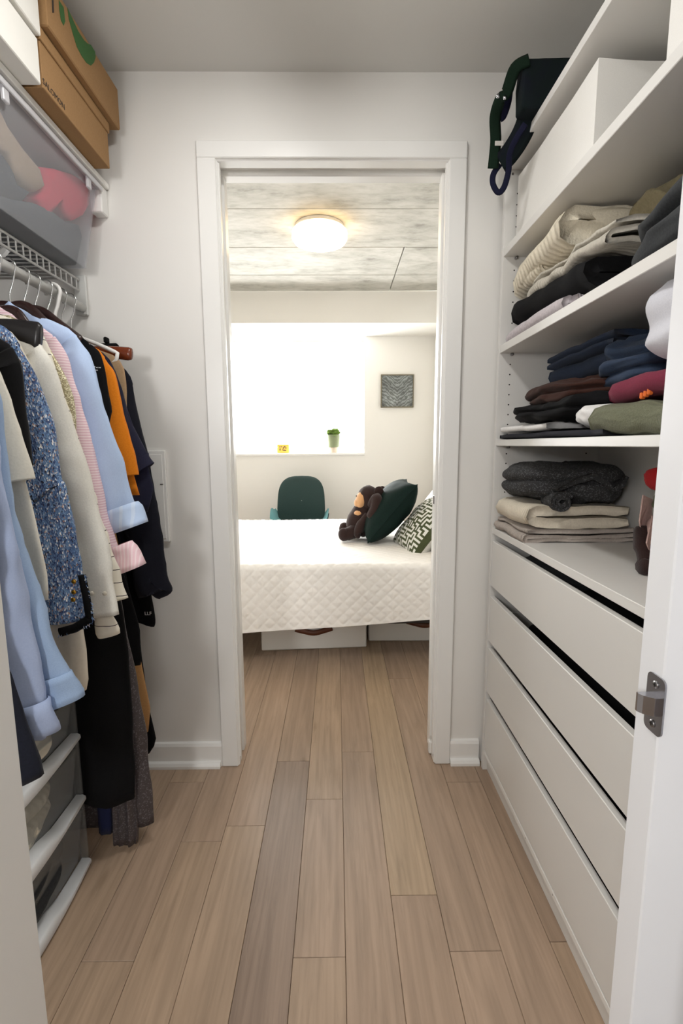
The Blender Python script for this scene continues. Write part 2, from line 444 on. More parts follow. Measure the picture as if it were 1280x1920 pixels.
M['bagnavy'] = fabric('navy_webbing', C(22, 24, 48), C(17, 18, 38), 160, .3, sheen=0)
M['quilt'] = plain('white_quilt', C(241, 238, 234), .85, spec=.2, bs=160, bstr=.12)
M['mattress'] = fabric('white_mattress', C(225, 222, 216), None, 100, .2)
M['sheet'] = fabric('white_sheet', C(238, 236, 233), C(230, 228, 225), 60, .15)
M['creamsheet'] = fabric('cream_sheet', C(230, 220, 208), C(222, 212, 200), 60, .15)
M['bedframe'] = plain('dark_bed_frame', C(50, 44, 42), .6)
M['teal'] = fabric('dark_green_velvet', C(20, 50, 46), C(15, 42, 40), 60, .25, .7, sheen=.3)
M['tealdeep'] = fabric('deep_green_velvet', C(8, 34, 30), C(5, 25, 22), 50, .25, .75, sheen=0)
M['tealseat'] = fabric('teal_velvet_seat', C(44, 108, 108), C(36, 94, 96), 50, .25, .6, sheen=.1)
M['maze'] = fabric('moss_green_print', C(78, 84, 56), C(68, 74, 48), 120, .25)
M['mazewhite'] = fabric('cushion_white', C(226, 226, 220), C(216, 216, 210), 120, .25)
M['potgreen'] = plain('sage_ceramic', C(136, 146, 112), .5)
M['potbase'] = plain('pale_terracotta', C(212, 196, 178), .7)
M['leaf'] = plain('leaf_green', C(58, 80, 34), .9, spec=.05)
M['leaf2'] = plain('leaf_pale_green', C(86, 108, 50), .9, spec=.05)
M['yellow'] = plain('yellow_card', C(236, 196, 84), .6)
M['brownprint'] = plain('brown_print', C(120, 84, 70), .7)
M['picframe'] = plain('bronze_frame', C(112, 104, 84), .5)
def palmprint():
    m, nt, b = nodes('palm_photo_print'); v = coords(nt, (1, 1, 1))
    sx = N(nt, 'ShaderNodeSeparateXYZ'); nt.links.new(v, sx.inputs[0])
    ab = N(nt, 'ShaderNodeMath', operation='ABSOLUTE'); nt.links.new(sx.outputs[0], ab.inputs[0])
    mu = N(nt, 'ShaderNodeMath', operation='MULTIPLY_ADD'); nt.links.new(ab.outputs[0], mu.inputs[0]); mu.inputs[1].default_value = -.75
    nt.links.new(sx.outputs[2], mu.inputs[2])
    cb = N(nt, 'ShaderNodeCombineXYZ'); nt.links.new(ab.outputs[0], cb.inputs[0]); nt.links.new(mu.outputs[0], cb.inputs[2])
    w = N(nt, 'ShaderNodeTexWave', bands_direction='Z'); w.inputs['Scale'].default_value = 10; w.inputs['Distortion'].default_value = 9; w.inputs['Detail'].default_value = 5
    w.inputs['Detail Scale'].default_value = 2.5
    nt.links.new(cb.outputs[0], w.inputs['Vector'])
    n = N(nt, 'ShaderNodeTexNoise'); n.inputs['Scale'].default_value = 9; nt.links.new(v, n.inputs['Vector'])
    c = ramp(nt, w.outputs[0], [(0, C(88, 92, 90)), (.5, C(112, 116, 114)), (1, C(146, 152, 152))])
    d = ramp(nt, n.outputs[0], [(.35, (.62, .62, .62, 1)), (.65, (1.15, 1.15, 1.15, 1))])
    nt.links.new(mix(nt, 1, c, d, 'MULTIPLY'), b.inputs['Base Color']); b.inputs['Roughness'].default_value = .4
    return m
M['palm'] = palmprint()

# ------------------------------------------------------------------ room shell
YW, CZ, XL, XR = 1.615, 2.283, -1.13, .90         # doorway wall, closet ceiling, closet side walls
BZ, BY, BXL, BXR = 2.41, 4.60, -2.2, .93          # bedroom ceiling, window wall, side walls
struct('ceiling', MB().box((XL-.1, -1.7, CZ), (XR+.1, YW, CZ+.1)), M['ceil'])
struct('wall_left', MB().box((XL-.1, -1.7, 0), (XL, YW, CZ)), M['wall'])
struct('wall_right', MB().box((XR, -1.7, 0), (XR+.1, YW, CZ)), M['wall'])
struct('wall_rear', MB().box((XL-.1, -1.8, 0), (XR+.1, -1.7, CZ)), M['wall'])
JL, JR, JZ = -.385, .375, 2.057                   # rough opening
w = MB(); w.box((BXL-.1, YW, 0), (JL, 1.735, BZ+.1)); w.box((JR, YW, 0), (BXR+.2, 1.735, BZ+.1)); w.box((JL, YW, JZ), (JR, 1.735, BZ+.1))
struct('wall_doorway', w, M['wall'])
# bedroom shell
struct('wall_bedroom_left', MB().box((BXL-.1, 1.735, 0), (BXL, BY, BZ)), M['bedwall'])
struct('wall_bedroom_right', MB().box((BXR, 1.735, 0), (BXR+.1, BY+.3, BZ)), M['bedwall'])
WX0, WX1, WZ0, WZ1 = -1.5, .268, 1.083, 2.16
w = MB(); w.box((BXL-.1, BY, 0), (BXR, BY+.28, WZ0)); w.box((BXL-.1, BY, WZ0), (WX0, BY+.28, WZ1)); w.box((WX1, BY, WZ0), (BXR, BY+.28, WZ1)); w.box((BXL-.1, BY, WZ1), (BXR, BY+.28, BZ))
struct('wall_window', w, M['bedwall'])
struct('trim_4', MB().box((BXL, 4.11, 2.16), (BXR, BY, BZ)), M['bedwall'])      # soffit above the window
cl = struct_empty('ceiling_bedroom', (-.6, 3.1, BZ))
ys = [1.735, 2.28, 2.74, 3.24, 3.74, 4.11]
for a, b in zip(ys[:-1], ys[1:]):
    o = MB()
    if b > 3.7:
        o.bbox((BXL, a+.0, BZ), (.44, b-.004, BZ+.1), .004); obj('concrete_panel', o, M['concrete'], cl)
        o = MB(); o.bbox((.446, a+.0, BZ), (BXR, b-.004, BZ+.1), .004); obj('concrete_panel', o, M['concrete'], cl)
    else:
        o.bbox((BXL, a+.0, BZ+random.uniform(-.002, .002)), (BXR, b-.004, BZ+.1), .004); obj('concrete_panel', o, M['concrete'], cl)
obj('slab', MB().box((BXL-.1, 1.735, BZ+.1), (BXR+.1, BY+.28, BZ+.2)), M['concrete'], cl)

# floor: planks run along y
fl = struct_empty('floor', (-.3, 1.5, 0))
obj('subfloor', MB().box((BXL-.1, -1.8, -.06), (BXR+.2, BY+.28, -.018)), plain('plank_gap', C(118, 96, 78), .9), fl)
PW = .1207
xs0 = P(650, 1920, z=0).x
def fy(v): return P(640, v, z=0).y
cols = {-2: [fy(1546), fy(1546)+1.75, fy(1546)-1.5], -1: [fy(1426), fy(1426)+1.3, -.6], 0: [fy(1794), fy(1498), fy(1498)+1.45, -.4], -3: [fy(1795)+.33, fy(1795)+1.6, -.5],
        -4: [fy(1795), fy(1503)+.1, 3.0], 1: [fy(1410), fy(1410)+1.4, .2, -.9], 2: [fy(1680), fy(1680)+1.6, -.3], 3: [fy(1787), fy(1787)+1.3, -.2], 4: [fy(1469), fy(1469)+1.2, .55]}
tones = {'a': C(173, 150, 128), 'b': C(167, 144, 124), 'c': C(156, 135, 119), 'd': C(180, 157, 131), 'e': C(170, 147, 127)}
tone_of = {-2: 'dab', -1: 'ccb', 0: 'daea', 1: 'bbee', 2: 'dbd', 3: 'bee', 4: 'beb'}
for k in range(int((BXL-.1-xs0)/PW)-1, int((BXR+.2-xs0)/PW)+2):
    x1 = xs0+k*PW; x0 = x1-PW
    if x1 < BXL-.1 or x0 > BXR+.2: continue
    js = sorted(cols.get(k) or [random.uniform(-1.2, .2)+1.35*i+random.uniform(-.2, .2) for i in range(4)])
    js = [-1.8]+[j for j in js if -1.7 < j < BY]+[BY+.1]
    for i, (a, b) in enumerate(zip(js[:-1], js[1:])):
        if k < -7 and b < 1.6: continue
        o = obj('plank', MB().bbox((x0+.0004, a+.0004, -.018), (x1-.0004, b-.0004, random.uniform(-.0004, 0)), .0010), M['floor'], fl)
        tk = tone_of.get(k); t = tones[tk[i % len(tk)] if tk else random.choice('aabbe')]
        j = random.uniform(.94, 1.05); o.color = (t[0]*j, t[1]*j, t[2]*j, 1)

# door casing and pocket-door jambs
t1 = struct_empty('trim_1', (0, 1.6, 0))
cL, cR, iL, iR, zT, zI = -.4245, .4096, -.365, .355, 2.087, 2.037
obj('casing_side', MB().bbox((cL, 1.599, 0), (iL, YW, zI), .003), M['trim'], t1)
obj('casing_side', MB().bbox((iR, 1.599, 0), (cR, YW, zI), .003), M['trim'], t1)
obj('casing_head', MB().bbox((cL, 1.599, zI), (cR, YW, zT), .003), M['trim'], t1)
for nm, y0, y1, dz in (('jamb', 1.606, 1.650, .004), ('jamb', 1.690, 1.735, .005)):
    obj(nm, MB().bbox((JL, y0, 0), (iL+.004, y1, zI-dz), .003), M['trim'], t1)
    obj(nm, MB().bbox((iR-.004, y0, 0), (JR, y1, zI-dz), .003), M['trim'], t1)
    obj('head_jamb', MB().bbox((JL, y0, zI-dz), (JR, y1, JZ), .003), M['trim'], t1)
for xa, xb in ((JL, iL-.010), (iR+.010, JR)): obj('jamb_backing', MB().box((xa, 1.650, 0), (xb, 1.690, zI)), M['trim'], t1)
obj('slot_head', MB().box((JL, 1.650, zI+.012), (JR, 1.690, JZ)), M['trim'], t1)
for s, x in ((-1, iL+.004), (1, iR-.004)):       # slim stop beads on the jamb faces
    obj('stop_bead', MB().bbox((x-.004, 1.612, .03), (x+.004, 1.622, zI-.006), .002), M['trim'], t1)
d2 = struct_empty('door_2', (iR, 1.67, 0))       # pocket door, its edge showing in the slot
obj('door_edge', MB().bbox((iR-.011, 1.655, .075), (JR-.012, 1.686, 2.026), .003), M['trim'], d2)
obj('pull_catch', MB().bbox((iR-.0125, 1.662, .955), (iR-.0105, 1.678, .985), .0006), M['chrome'], d2)
obj('guide_block', MB().bbox((iR-.012, 1.655, .002), (JR-.012, 1.68, .05), .003), M['trim'], d2)
# bedroom side casing
t5 = struct_empty('trim_5', (0, 1.75, 0))
for a, b in (((-.44, 1.735, 0), (-.375, 1.75, 2.1)), ((.365, 1.735, 0), (.43, 1.75, 2.1)), ((-.375, 1.735, 2.045), (.365, 1.75, 2.1))): obj('casing', MB().bbox(a, b, .003), M['trim'], t5)
# baseboards with shoe moulding
def baseboard(nm, x0, x1):
    e = struct_empty(nm, ((x0+x1)/2, YW, 0))
    v = []; prof = [(YW, 0), (YW-.013, 0), (YW-.013, .078), (YW-.009, .088), (YW, .091)]
    for X in (x0, x1): v += [(X, y, z) for y, z in prof]
    f = [(i, (i+1) % 5, 5+(i+1) % 5, 5+i) for i in range(5)] + [(4, 3, 2, 1, 0), (5, 6, 7, 8, 9)]
    obj('board', MB().add(v, f), M['trim'], e)
    v = []; prof = [(YW-.013, 0), (YW-.029, 0), (YW-.029, .010), (YW-.024, .019), (YW-.013, .022)]
    for X in (x0, x1-.004 if x1 < 0 else x1): v += [(X, y, z) for y, z in prof]
    obj('shoe_moulding', MB().add(v, f), M['trim'], e)
baseboard('baseboard_left', XL, cL-.0005); baseboard('baseboard_right', cR+.0005, .516)

# window
w1 = struct_empty('window_1', (-.6, BY+.2, WZ0))
FY = BY+.19
fm = MB(); fm.bbox((WX0, FY, WZ0), (WX1, FY+.06, WZ0+.055)); fm.bbox((WX0, FY, WZ1-.05), (WX1, FY+.06, WZ1)); fm.bbox((WX1-.05, FY, WZ0+.055), (WX1, FY+.06, WZ1-.05)); fm.bbox((WX0, FY, WZ0+.055), (WX0+.05, FY+.06, WZ1-.05))
fr = obj('window_frame', fm, M['trim'], w1)
obj('pane', MB().box((WX0+.05, FY+.028, WZ0+.055), (WX1-.05, FY+.032, WZ1-.05)), M['glass'], fr)
obj('sill', MB().bbox((WX0, BY-.012, WZ0-.02), (WX1+.004, FY, WZ0+.004), .004), M['trim'], w1)

# entry door at the right, seen on its latch edge
d1 = struct_empty('door_1', (.6, .43, 0))
obj('slab', MB().bbox((.3, .41, .01), (.885, .445, 2.03), .0015), M['door'], d1)
pz, py = P(1229, 1320, x=.3).z, P(1229, 1320, x=.3).y
pl = MB(); hw, hh, r = .0125, .0285, .006; ring = []
for cy_, cz_, a0 in ((hw-r, hh-r, 0), (-hw+r, hh-r, 90), (-hw+r, -hh+r, 180), (hw-r, -hh+r, 270)):
    for k in range(5):
        a = math.radians(a0+k*22.5); ring.append((py+cy_+r*math.cos(a), pz+cz_+r*math.sin(a)))
n = len(ring)
pl.add([(.3, a, b) for a, b in ring]+[(.2984, a, b) for a, b in ring], [tuple(range(n, 2*n))]+[(i, (i+1) % n, n+(i+1) % n, n+i) for i in range(n)])
lp = obj('latch_plate', pl, M['chrome'], d1)
bm_ = MB()
v = []; f = []
sec = [(-.0065, 0), (-.0065, -.004), (-.001, -.0115), (.0035, -.014), (.0065, -.0135), (.0065, 0)]     # y offset, x offset: slanted nose
for Z in (pz-.009, pz+.009): v += [(.2985+x, py+y, Z) for y, x in sec]
bm_.add(v, [(0, 1, 2, 3, 4, 5)[::-1], (6, 7, 8, 9, 10, 11)]+[(i, (i+1) % 6, 6+(i+1) % 6, 6+i) for i in range(6)])
obj('latch_bolt', bm_, M['chrome'], d1)
for s in (-1, 1):
    sc = MB(); sc.lathe([(.0036, 0), (.0036, -.0009), (.002, -.0014), (0, -.0014)], (.2984, py, pz+s*.0195), 14, axis='x')
    so = obj('screw', sc, M['screw'], lp, True)
    x = MB(); x.box((.29685, py-.0022, pz+s*.0195-.0005), (.29705, py+.0022, pz+s*.0195+.0005)); x.box((.29685, py-.0005, pz+s*.0195-.0022), (.29705, py+.0005, pz+s*.0195+.0022))
    bpy.data.objects.remove(so) if False else None
    M.setdefault('slot', plain('screw_slot', C(40, 38, 38), .6))
    obj('screw_slot', x, M['slot'], lp)
# door frame posts nearest the camera
t2 = struct_empty('trim_2', (.35, .25, 0))
obj('jamb_post', MB().bbox((.277, .12, 0), (.40, .318, 2.1), .003), M['door'], t2)
t3 = struct_empty('trim_3', (-.36, .35, 0))
obj('jamb_post', MB().bbox((-.42, .30, 0), (-.302, .42, 2.1), .003), M['trim'], t3)
obj('casing', MB().bbox((-.44, .285, 0), (-.314, .30, 2.1), .004), M['trim'], t3)
obj('bead', MB().bbox((-.44, .27, 0), (-.335, .285, 2.1), .005), M['trim'], t3)

# ------------------------------------------------------------------ cloth builders
def ridge(p, s, seed): return 1-abs(nz(p, s, seed))*2
def ribbon(mb, prof, th, axis0, axis1, seed, wob=.006, sec=16, taper=.0, skew=(0, 0), plane='xz', round_=.5):
    """cloth strip of thickness th whose centre line prof lies in (s, z); swept along the other axis"""
    n = len(prof); P2 = [Vector((a, b)) for a, b in prof]
    lf = []; rt = []
    for i in range(n):
        t = (P2[min(i+1, n-1)]-P2[max(i-1, 0)]).normalized(); q = Vector((-t.y, t.x))
        e = min(1, (min(i, n-1-i)+1.0)/1.7)
        lf.append(P2[i]+q*th*.5*e); rt.append(P2[i]-q*th*.5*e)
    loop = lf+rt[::-1]; m = len(loop); V = []
    cz = sum(p.y for p in loop)/m; cs = sum(p.x for p in loop)/m
    for j in range(sec):
        t = j/(sec-1); a = axis0+(axis1-axis0)*t
        ed = min(1, min(t, 1-t)*sec/2.2+.0); sh = 1-round_*.10*(1-ed)**2
        for k, p in enumerate(loop):
            s_ = cs+(p.x-cs)*sh; z = p.y
            q = Vector((s_, a, z)) if plane == 'xz' else Vector((a, s_, z))
            d = wob*nz(q, 9, seed)+wob*.6*nz(q, 22, seed+3)
            zz = z+skew[0]*(t-.5)*(axis1-axis0)+d*.8
            ss = s_+skew[1]*(t-.5)+wob*1.2*nz(q, 11, seed+7)
            aa = a+(wob*1.5*nz((s_, z*2, t), 12, seed+5) if j in (0, sec-1) else 0)
            V.append(Vector((ss, aa, zz)) if plane == 'xz' else Vector((aa, ss, zz)))
    F = []
    for j in range(sec-1):
        for k in range(m): F.append((j*m+k, j*m+(k+1) % m, (j+1)*m+(k+1) % m, (j+1)*m+k))
    for i in range(n-1):
        F.append((i, m-1-i, m-2-i, i+1)[::-1])
        o = (sec-1)*m; F.append((o+i, o+m-1-i, o+m-2-i, o+i+1))
    return mb.add(V, F)
def serp(s0, s1, z0, z1, layers, start=1, per=7, jit=0, seed=0):
    """serpentine fold line, layers from bottom up"""
    h = (z1-z0)/layers; pts = []
    rnd = random.Random(seed)
    for L in range(layers):
        zc = z0+h*(L+.5); fwd = (L % 2 == 0) == (start == 1)
        a, b = (s0+h*.5, s1-h*.5) if fwd else (s1-h*.5, s0+h*.5)
        j = rnd.uniform(-jit, jit)
        for k in range(per+1): pts.append((a+(b-a)*k/per, zc+j*math.sin(PI*k/per)*h))
        if L < layers-1:
            sgn = 1 if fwd else -1
            for k in (1, 2, 3):
                an = -PI/2+PI*k/4; pts.append((b+sgn*h*.5*math.cos(an), zc+h*.5+h*.5*math.sin(an)))
    return pts
def spiral(cx, cz, r0, turns, th, per=14, a0=0, sgn=1):
    pts = []; n = int(turns*per)
    for k in range(n+1):
        a = a0+sgn*2*PI*k/per; r = r0-th*k/per
        if r < th*.3: break
        pts.append((cx+r*math.cos(a), cz+r*math.sin(a)*.8))
    return pts
def folded(name, label, cat, mat, box, layers, seed, th=None, wob=.006, skew=(0, 0), start=-1, jit=.15, group=None, extra=None):
    x0, x1, y0, y1, z0, z1 = box
    mb = MB(); h = (z1-z0)/layers
    ribbon(mb, serp(x0, x1, z0, z1, layers, start, jit=jit, seed=seed), th or h*.93, y0, y1, seed, wob, skew=skew)
    if extra: extra(mb)
    o = obj(name, mb, M[mat], smooth=True)
    return tag(o, label, cat, group)
def crumple(mb, box, seed, amp=.02, f=9, nu=56, nv=34, sq=3.0, slope=0, flat=.0, lay=0):
    """crumpled soft lump filling a box; slope tilts the top along y"""
    x0, x1, y0, y1, z0, z1 = box; c = Vector(((x0+x1)/2, (y0+y1)/2, (z0+z1)/2)); e = Vector(((x1-x0)/2, (y1-y0)/2, (z1-z0)/2))
    V = []
    for j in range(nv):
        ph = -PI/2+PI*j/(nv-1)
        for i in range(nu):
            th_ = 2*PI*i/nu
            d = Vector((math.cos(ph)*math.cos(th_), math.cos(ph)*math.sin(th_), math.sin(ph)))
            k = (abs(d.x)**sq+abs(d.y)**sq+abs(d.z)**sq)**(-1/sq)
            p = Vector((d.x*k*e.x, d.y*k*e.y, d.z*k*e.z))
            q = c+p
            wq = Vector((q.x, q.y*.5, q.z*1.2))+Vector((nz(q, 7, seed+1), nz(q, 7, seed+2), nz(q, 7, seed+3)))*.035
            g = amp*(abs(nz(wq, f, seed))**.6*-1.5+.5)+amp*.4*(ridge(wq, f*2.6, seed+9)-.45)
            if lay: g -= amp*.9*(1-abs(math.sin(PI*lay*(p.z/(2*e.z)+.5)+1.3*nz(q, 5, seed+4))))**3*(1-abs(d.z)**3)
            q = q+d*g
            if q.z < z0: q.z = z0+.0005*(q.z-z0)
            if q.z > z1: q.z = z1+.15*(q.z-z1)
            q.x = min(q.x, x1+.01)
            q.z += slope*(q.y-c.y)*((q.z-z0)/(z1-z0))
            V.append(q)
    return mb.grid(V, nu, nv, wrapu=True)
def lump(name, label, cat, mat, box, seed, amp=.02, f=9, group=None, **k):
    mb = crumple(MB(), box, seed, amp, f, **k)
    return tag(obj(name, mb, M[mat], smooth=True), label, cat, group)

def slab_poly(mb, pts, dirv, th):
    pts = [Vector(p) for p in pts]; d = Vector(dirv)*th; n = len(pts)
    return mb.add(pts+[p+d for p in pts], [tuple(range(n)), tuple(range(n, 2*n))[::-1]]+[(i, n+i, n+(i+1) % n, (i+1) % n) for i in range(n)])
# ------------------------------------------------------------------ wardrobe on the right
WF, WB, WY0, WY1 = .52, .87, .585, 1.585
T = .018
wd = thing('open_wardrobe', 'white open wardrobe with shelves above four drawers along the right wall', 'wardrobe', (.70, 1.085, 0))
obj('side_panel', MB().bbox((WF, WY1-T, 0), (WB, WY1, 2.006), .001), M['melamine'], wd)
obj('side_panel', MB().bbox((WF, WY0, 0), (WB, WY0+T, 2.006), .001), M['melamine'], wd)
ya, yb = WY0+T, WY1-T
obj('back_panel', MB().box((WB-.008, ya, .06), (WB, yb, 1.985)), M['melamine'], wd)
obj('top_panel', MB().bbox((WF, ya, 2.006-.02), (WB, yb, 2.006), .001), M['melamine'], wd)
SH = {'s2': (1.738, 1.762), 's3': (1.450, 1.474), 's4': (1.158, 1.178), 's5': (.867, .888)}
for a, b in SH.values(): obj('shelf', MB().bbox((WF+.002, ya, a), (WB-.008, yb, b), .0012), M['melamine'], wd)
obj('plinth', MB().bbox((WF+.016, ya, .0), (WF+.034, yb, .062), .001), M['melamine'], wd)
obj('plinth_ledge', MB().bbox((WF+.003, ya, .062), (WF+.034, yb, .078), .001), M['melamine_edge'], wd)
obj('bottom_panel', MB().box((WF+.034, ya, .062), (WB-.008, yb, .078)), M['melamine'], wd)
# drawer fronts (top edge, bottom edge) from the photo
dz = [.8425, P(920, 1097, x=WF).z, P(917, 1117, x=WF).z, P(914.5, 1201, x=WF).z, P(914.5, 1215, x=WF).z, P(911.5, 1297, x=WF).z, P(911.5, 1312, x=WF).z, .084]
for i in range(4):
    t_, b_ = dz[2*i], dz[2*i+1]
    b_ = min(b_, t_-.155) if i < 3 else b_
    dr = obj('drawer', MB().bbox((WF+.002, ya+.002, b_), (WF+.018, yb-.002, t_), .0014), M['melamine'], wd)
    bx = MB(); zb, zt = b_+.012, t_-.05
    bx.box((WF+.018, ya+.02, zb), (WB-.03, ya+.032, zt)); bx.box((WF+.018, yb-.032, zb), (WB-.03, yb-.02, zt)); bx.box((WB-.042, ya+.032, zb), (WB-.03, yb-.032, zt)); bx.box((WF+.018, ya+.032, zb), (WB-.042, yb-.032, zb+.01))
    obj('drawer_box', bx, M['melamine'], dr)
# shelf pin holes on the far side panel
ph = MB()
z = 1.92
def disc_y(mb, x, y, z, r, n=8): mb.add([(x+r*math.cos(2*PI*k/n), y, z+r*math.sin(2*PI*k/n)) for k in range(n)], [tuple(range(n))[::-1]]); return mb
while z > .9:
    if all(not (a-.012 < z < b+.008) for a, b in SH.values()):
        disc_y(ph, WF+.037, WY1-T-.0004, z, .0024); disc_y(ph, WB-.05, WY1-T-.0004, z, .0024)
    z -= .0315
hp = obj('pin_holes', ph, M['hole'], wd); hp['kind'] = 'stuff'
for a, b in SH.values():
    pn = MB(); pn.lathe([(.004, 0), (.004, -.012), (0, -.012)], (WF+.04, WY1-T, a-.004), 10, axis='y')
    obj('shelf_pin', pn, M['screw'], wd, True)
fx = MB(); disc_y(fx, WF+.02, WY1-T-.0004, 1.975, .004); obj('cam_cover', fx, M['screw'], wd)
def disc_x(mb, x, y, z, r, n=8): mb.add([(x, y+r*math.cos(2*PI*k/n), z+r*math.sin(2*PI*k/n)) for k in range(n)], [tuple(range(n))]); return mb
for u, v in ((985, 1560), (1036, 1669)):
    q = P(u, v, x=WF+.0025); obj('screw_cap', disc_x(MB(), WF+.0025, q.y, .07, .0025), M['screw'], wd)
# things lying in the top drawer
folded('folded_shirt', 'white folded shirt showing above the top drawer front', 'shirt', 'whitecloth', (WF+.03, WF+.26, .66, .80, dz[0]-.09, .855), 3, 5)
lump('folded_underwear', 'dark grey clothing bundled at the far end of the top drawer', 'clothing', 'dkgrey', (WF+.04, WF+.24, 1.20, 1.50, dz[0]-.10, dz[0]-.012), 8, .012)
o = lump('drawer_clothing', 'black clothing filling the middle of the top drawer', 'clothing', 'black', (WF+.03, WF+.28, .84, 1.18, dz[0]-.10, dz[0]-.03), 9, .01)
for k in (1, 2, 3):
    lump('drawer_clothing', ['', 'dark clothes inside the second drawer from the top, seen through its slot', 'dark clothes inside the third drawer from the top, seen through its slot', 'dark clothes inside the lowest drawer, seen through its slot'][k], 'clothing', 'black', (WF+.025, WF+.30, .66, 1.48, dz[2*k+1]+.03, dz[2*k]-.03), 20+k, .01)

# white fabric boxes on the upper shelf
def fbox(label, x0, x1, y0, y1, z0, z1, seed):
    e = thing('storage_box', label, 'box', ((x0+x1)/2, (y0+y1)/2, z0), 'white fabric boxes on the wardrobe shelf')
    n = 12; mb = MB()
    # sagging fabric walls: four sides + rim
    ring = []
    for k in range(4*n):
        s_, t = divmod(k, n); t /= n
        x, y = ((x0+(x1-x0)*t, y0), (x1, y0+(y1-y0)*t), (x1-(x1-x0)*t, y1), (x0, y1-(y1-y0)*t))[s_]
        ring.append((x, y, s_, t))
    V = []
    R_ = 9
    for j in range(R_):
        h = j/(R_-1)
        for x, y, s_, t in ring:
            b_ = .006*math.sin(PI*t)*math.sin(PI*h)-.002*nz((x, y, h), 14, seed)*math.sin(PI*t)
            nx, ny = ((0, -1), (1, 0), (0, 1), (-1, 0))[s_]
            V.append((x-nx*b_, y-ny*b_, z0+(z1-z0)*h-.006*math.sin(PI*t)*(h**3)))
    mb.grid(V, 4*n, R_, wrapu=True); mb.f.append(tuple(range(4*n))[::-1])
    obj('body', mb, M['boxfabric'], e, True, angle=40)
    lid = MB(); lid.bbox((x0+.004, y0+.004, z1-.014), (x1-.004, y1-.004, z1-.004), .003); obj('lid', lid, M['boxfabric'], e)
    return e
fbox('white fabric storage box on the upper wardrobe shelf, farther of the two', WF+.03, WB-.02, 1.105, 1.545, 1.7625, 1.958, 3)
fbox('white fabric storage box on the upper wardrobe shelf, nearer one at the right edge', WF+.065, WB-.02, .61, .935, 1.7625, 1.965, 4)

# clothes on the third shelf (z 1.474)
Z3, Z4, Z5 = 1.4745, 1.1785, .8885
def lil(mb):
    ribbon(mb, spiral(.575, Z3+.025, .021, 2.2, .007), .006, 1.14, 1.20, 4, .002, 6)
folded('lace_top', 'pale lilac lace top lying flat at the bottom of the far pile', 'top', 'lilac', (.532, .80, 1.17, 1.555, Z3, Z3+.036), 2, 11, wob=.005, extra=lil)
folded('black_sweater', 'black sweater folded between the lilac lace and the pale knits', 'sweater', 'black', (.545, .82, 1.09, 1.525, Z3+.038, Z3+.104), 2, 12, wob=.010, skew=(.06, 0))
folded('pale_grey_sweater', 'pale grey knit with wavy edges under the cream ribbed cardigan', 'sweater', 'greyknit', (.55, .84, 1.03, 1.43, Z3+.094, Z3+.146), 3, 13, th=.011, wob=.016, jit=.5)
def cardi(mb):
    ribbon(mb, spiral(.572, Z3+.162, .027, 2.6, .010, a0=1), .008, 1.345, 1.47, 5, .003, 8)
    ribbon(mb, spiral(.672, Z3+.128, .030, 2.8, .010, a0=2.4), .008, 1.188, 1.34, 6, .003, 8)
    crumple(mb, (.565, .80, 1.20, 1.44, Z3+.18, Z3+.262), 31, .012, 7, sq=2.6)
cg = folded('ribbed_cardigan', 'chunky cream ribbed cardigan crowning the far pile, its sleeve ends rolled', 'cardigan', 'creamknit', (.55, .82, 1.22, 1.53, Z3+.148, Z3+.236), 2, 14, wob=.014, skew=(-.10, 0), extra=cardi)
lump('khaki_scarf', 'small khaki knit bunched between the cream cardigan and dark grey jacket', 'scarf', 'olive', (.66, .86, 1.02, 1.17, Z3+.135, Z3+.225), 15, .04, 9, nu=70, nv=40)
lump('dark_grey_jacket', 'dark grey fleece slumped at the front of the shelf under the navy fleece', 'jacket', 'dkgrey', (.535, .85, .64, 1.00, Z3, Z3+.150), 16, .034, 6, slope=-.16, lay=2, nu=90, nv=50, sq=3.4)
lump('navy_fleece', 'navy fleece rolled on top of the dark grey jacket, under the upper shelf', 'jacket', 'navyfleece', (.565, .86, .60, .90, Z3+.135, Z3+.258), 17, .030, 6, lay=1.5, nu=80, nv=44, sq=2.8)

# fourth shelf (z 1.178)
folded('dark_trousers', 'dark navy trousers lying flat at the bottom of the fourth shelf', 'trousers', 'navydark', (.512, .82, .95, 1.557, Z4, Z4+.018), 1, 21, wob=.003)
folded('white_shirt', 'thin white shirt layer peeking out between dark trousers and black top', 'shirt', 'whitecloth', (.513, .80, 1.22, 1.555, Z4+.019, Z4+.042), 1, 22, wob=.005)
lump('black_jersey', 'black top spread over the white layer, under the brown sweater', 'top', 'black', (.518, .84, 1.02, 1.55, Z4+.036, Z4+.105), 23, .024, 8, sq=3, slope=-.02, lay=2, nu=90, nv=44)
lump('brown_sweater', 'dark brown sweater draped over the black top on the jeans shelf', 'sweater', 'brown', (.55, .84, 1.06, 1.52, Z4+.078, Z4+.150), 24, .028, 8, sq=2.8, lay=2, nu=90, nv=44)
lump('white_undershirt', 'crumpled white undershirt tucked below the black top near the green knit', 'shirt', 'whitecloth', (.535, .68, .995, 1.13, Z4+.019, Z4+.068), 25, .014, 14)
def jn(mb):
    ribbon(mb, serp(.60, .86, Z4+.200, Z4+.236, 2, per=6), .015, 1.10, 1.42, 33, .006, skew=(-.03, 0))
folded('blue_jeans', 'dark blue jeans folded at the back of the fourth shelf', 'jeans', 'denim', (.64, .86, 1.10, 1.46, Z4+.155, Z4+.205), 2, 26, wob=.008, extra=jn)
lump('mid_blue_jeans', 'mid blue jeans bunched beside the pale grey sweatshirt', 'jeans', 'denim2', (.60, .85, .94, 1.17, Z4+.10, Z4+.215), 27, .030, 8, lay=3, nu=80, nv=44)
folded('green_sweater', 'sage green wool sweater hanging over the front edge of the shelf', 'sweater', 'green', (.53, .82, .765, 1.00, Z4, Z4+.062), 2, 28, wob=.012, skew=(.04, 0))
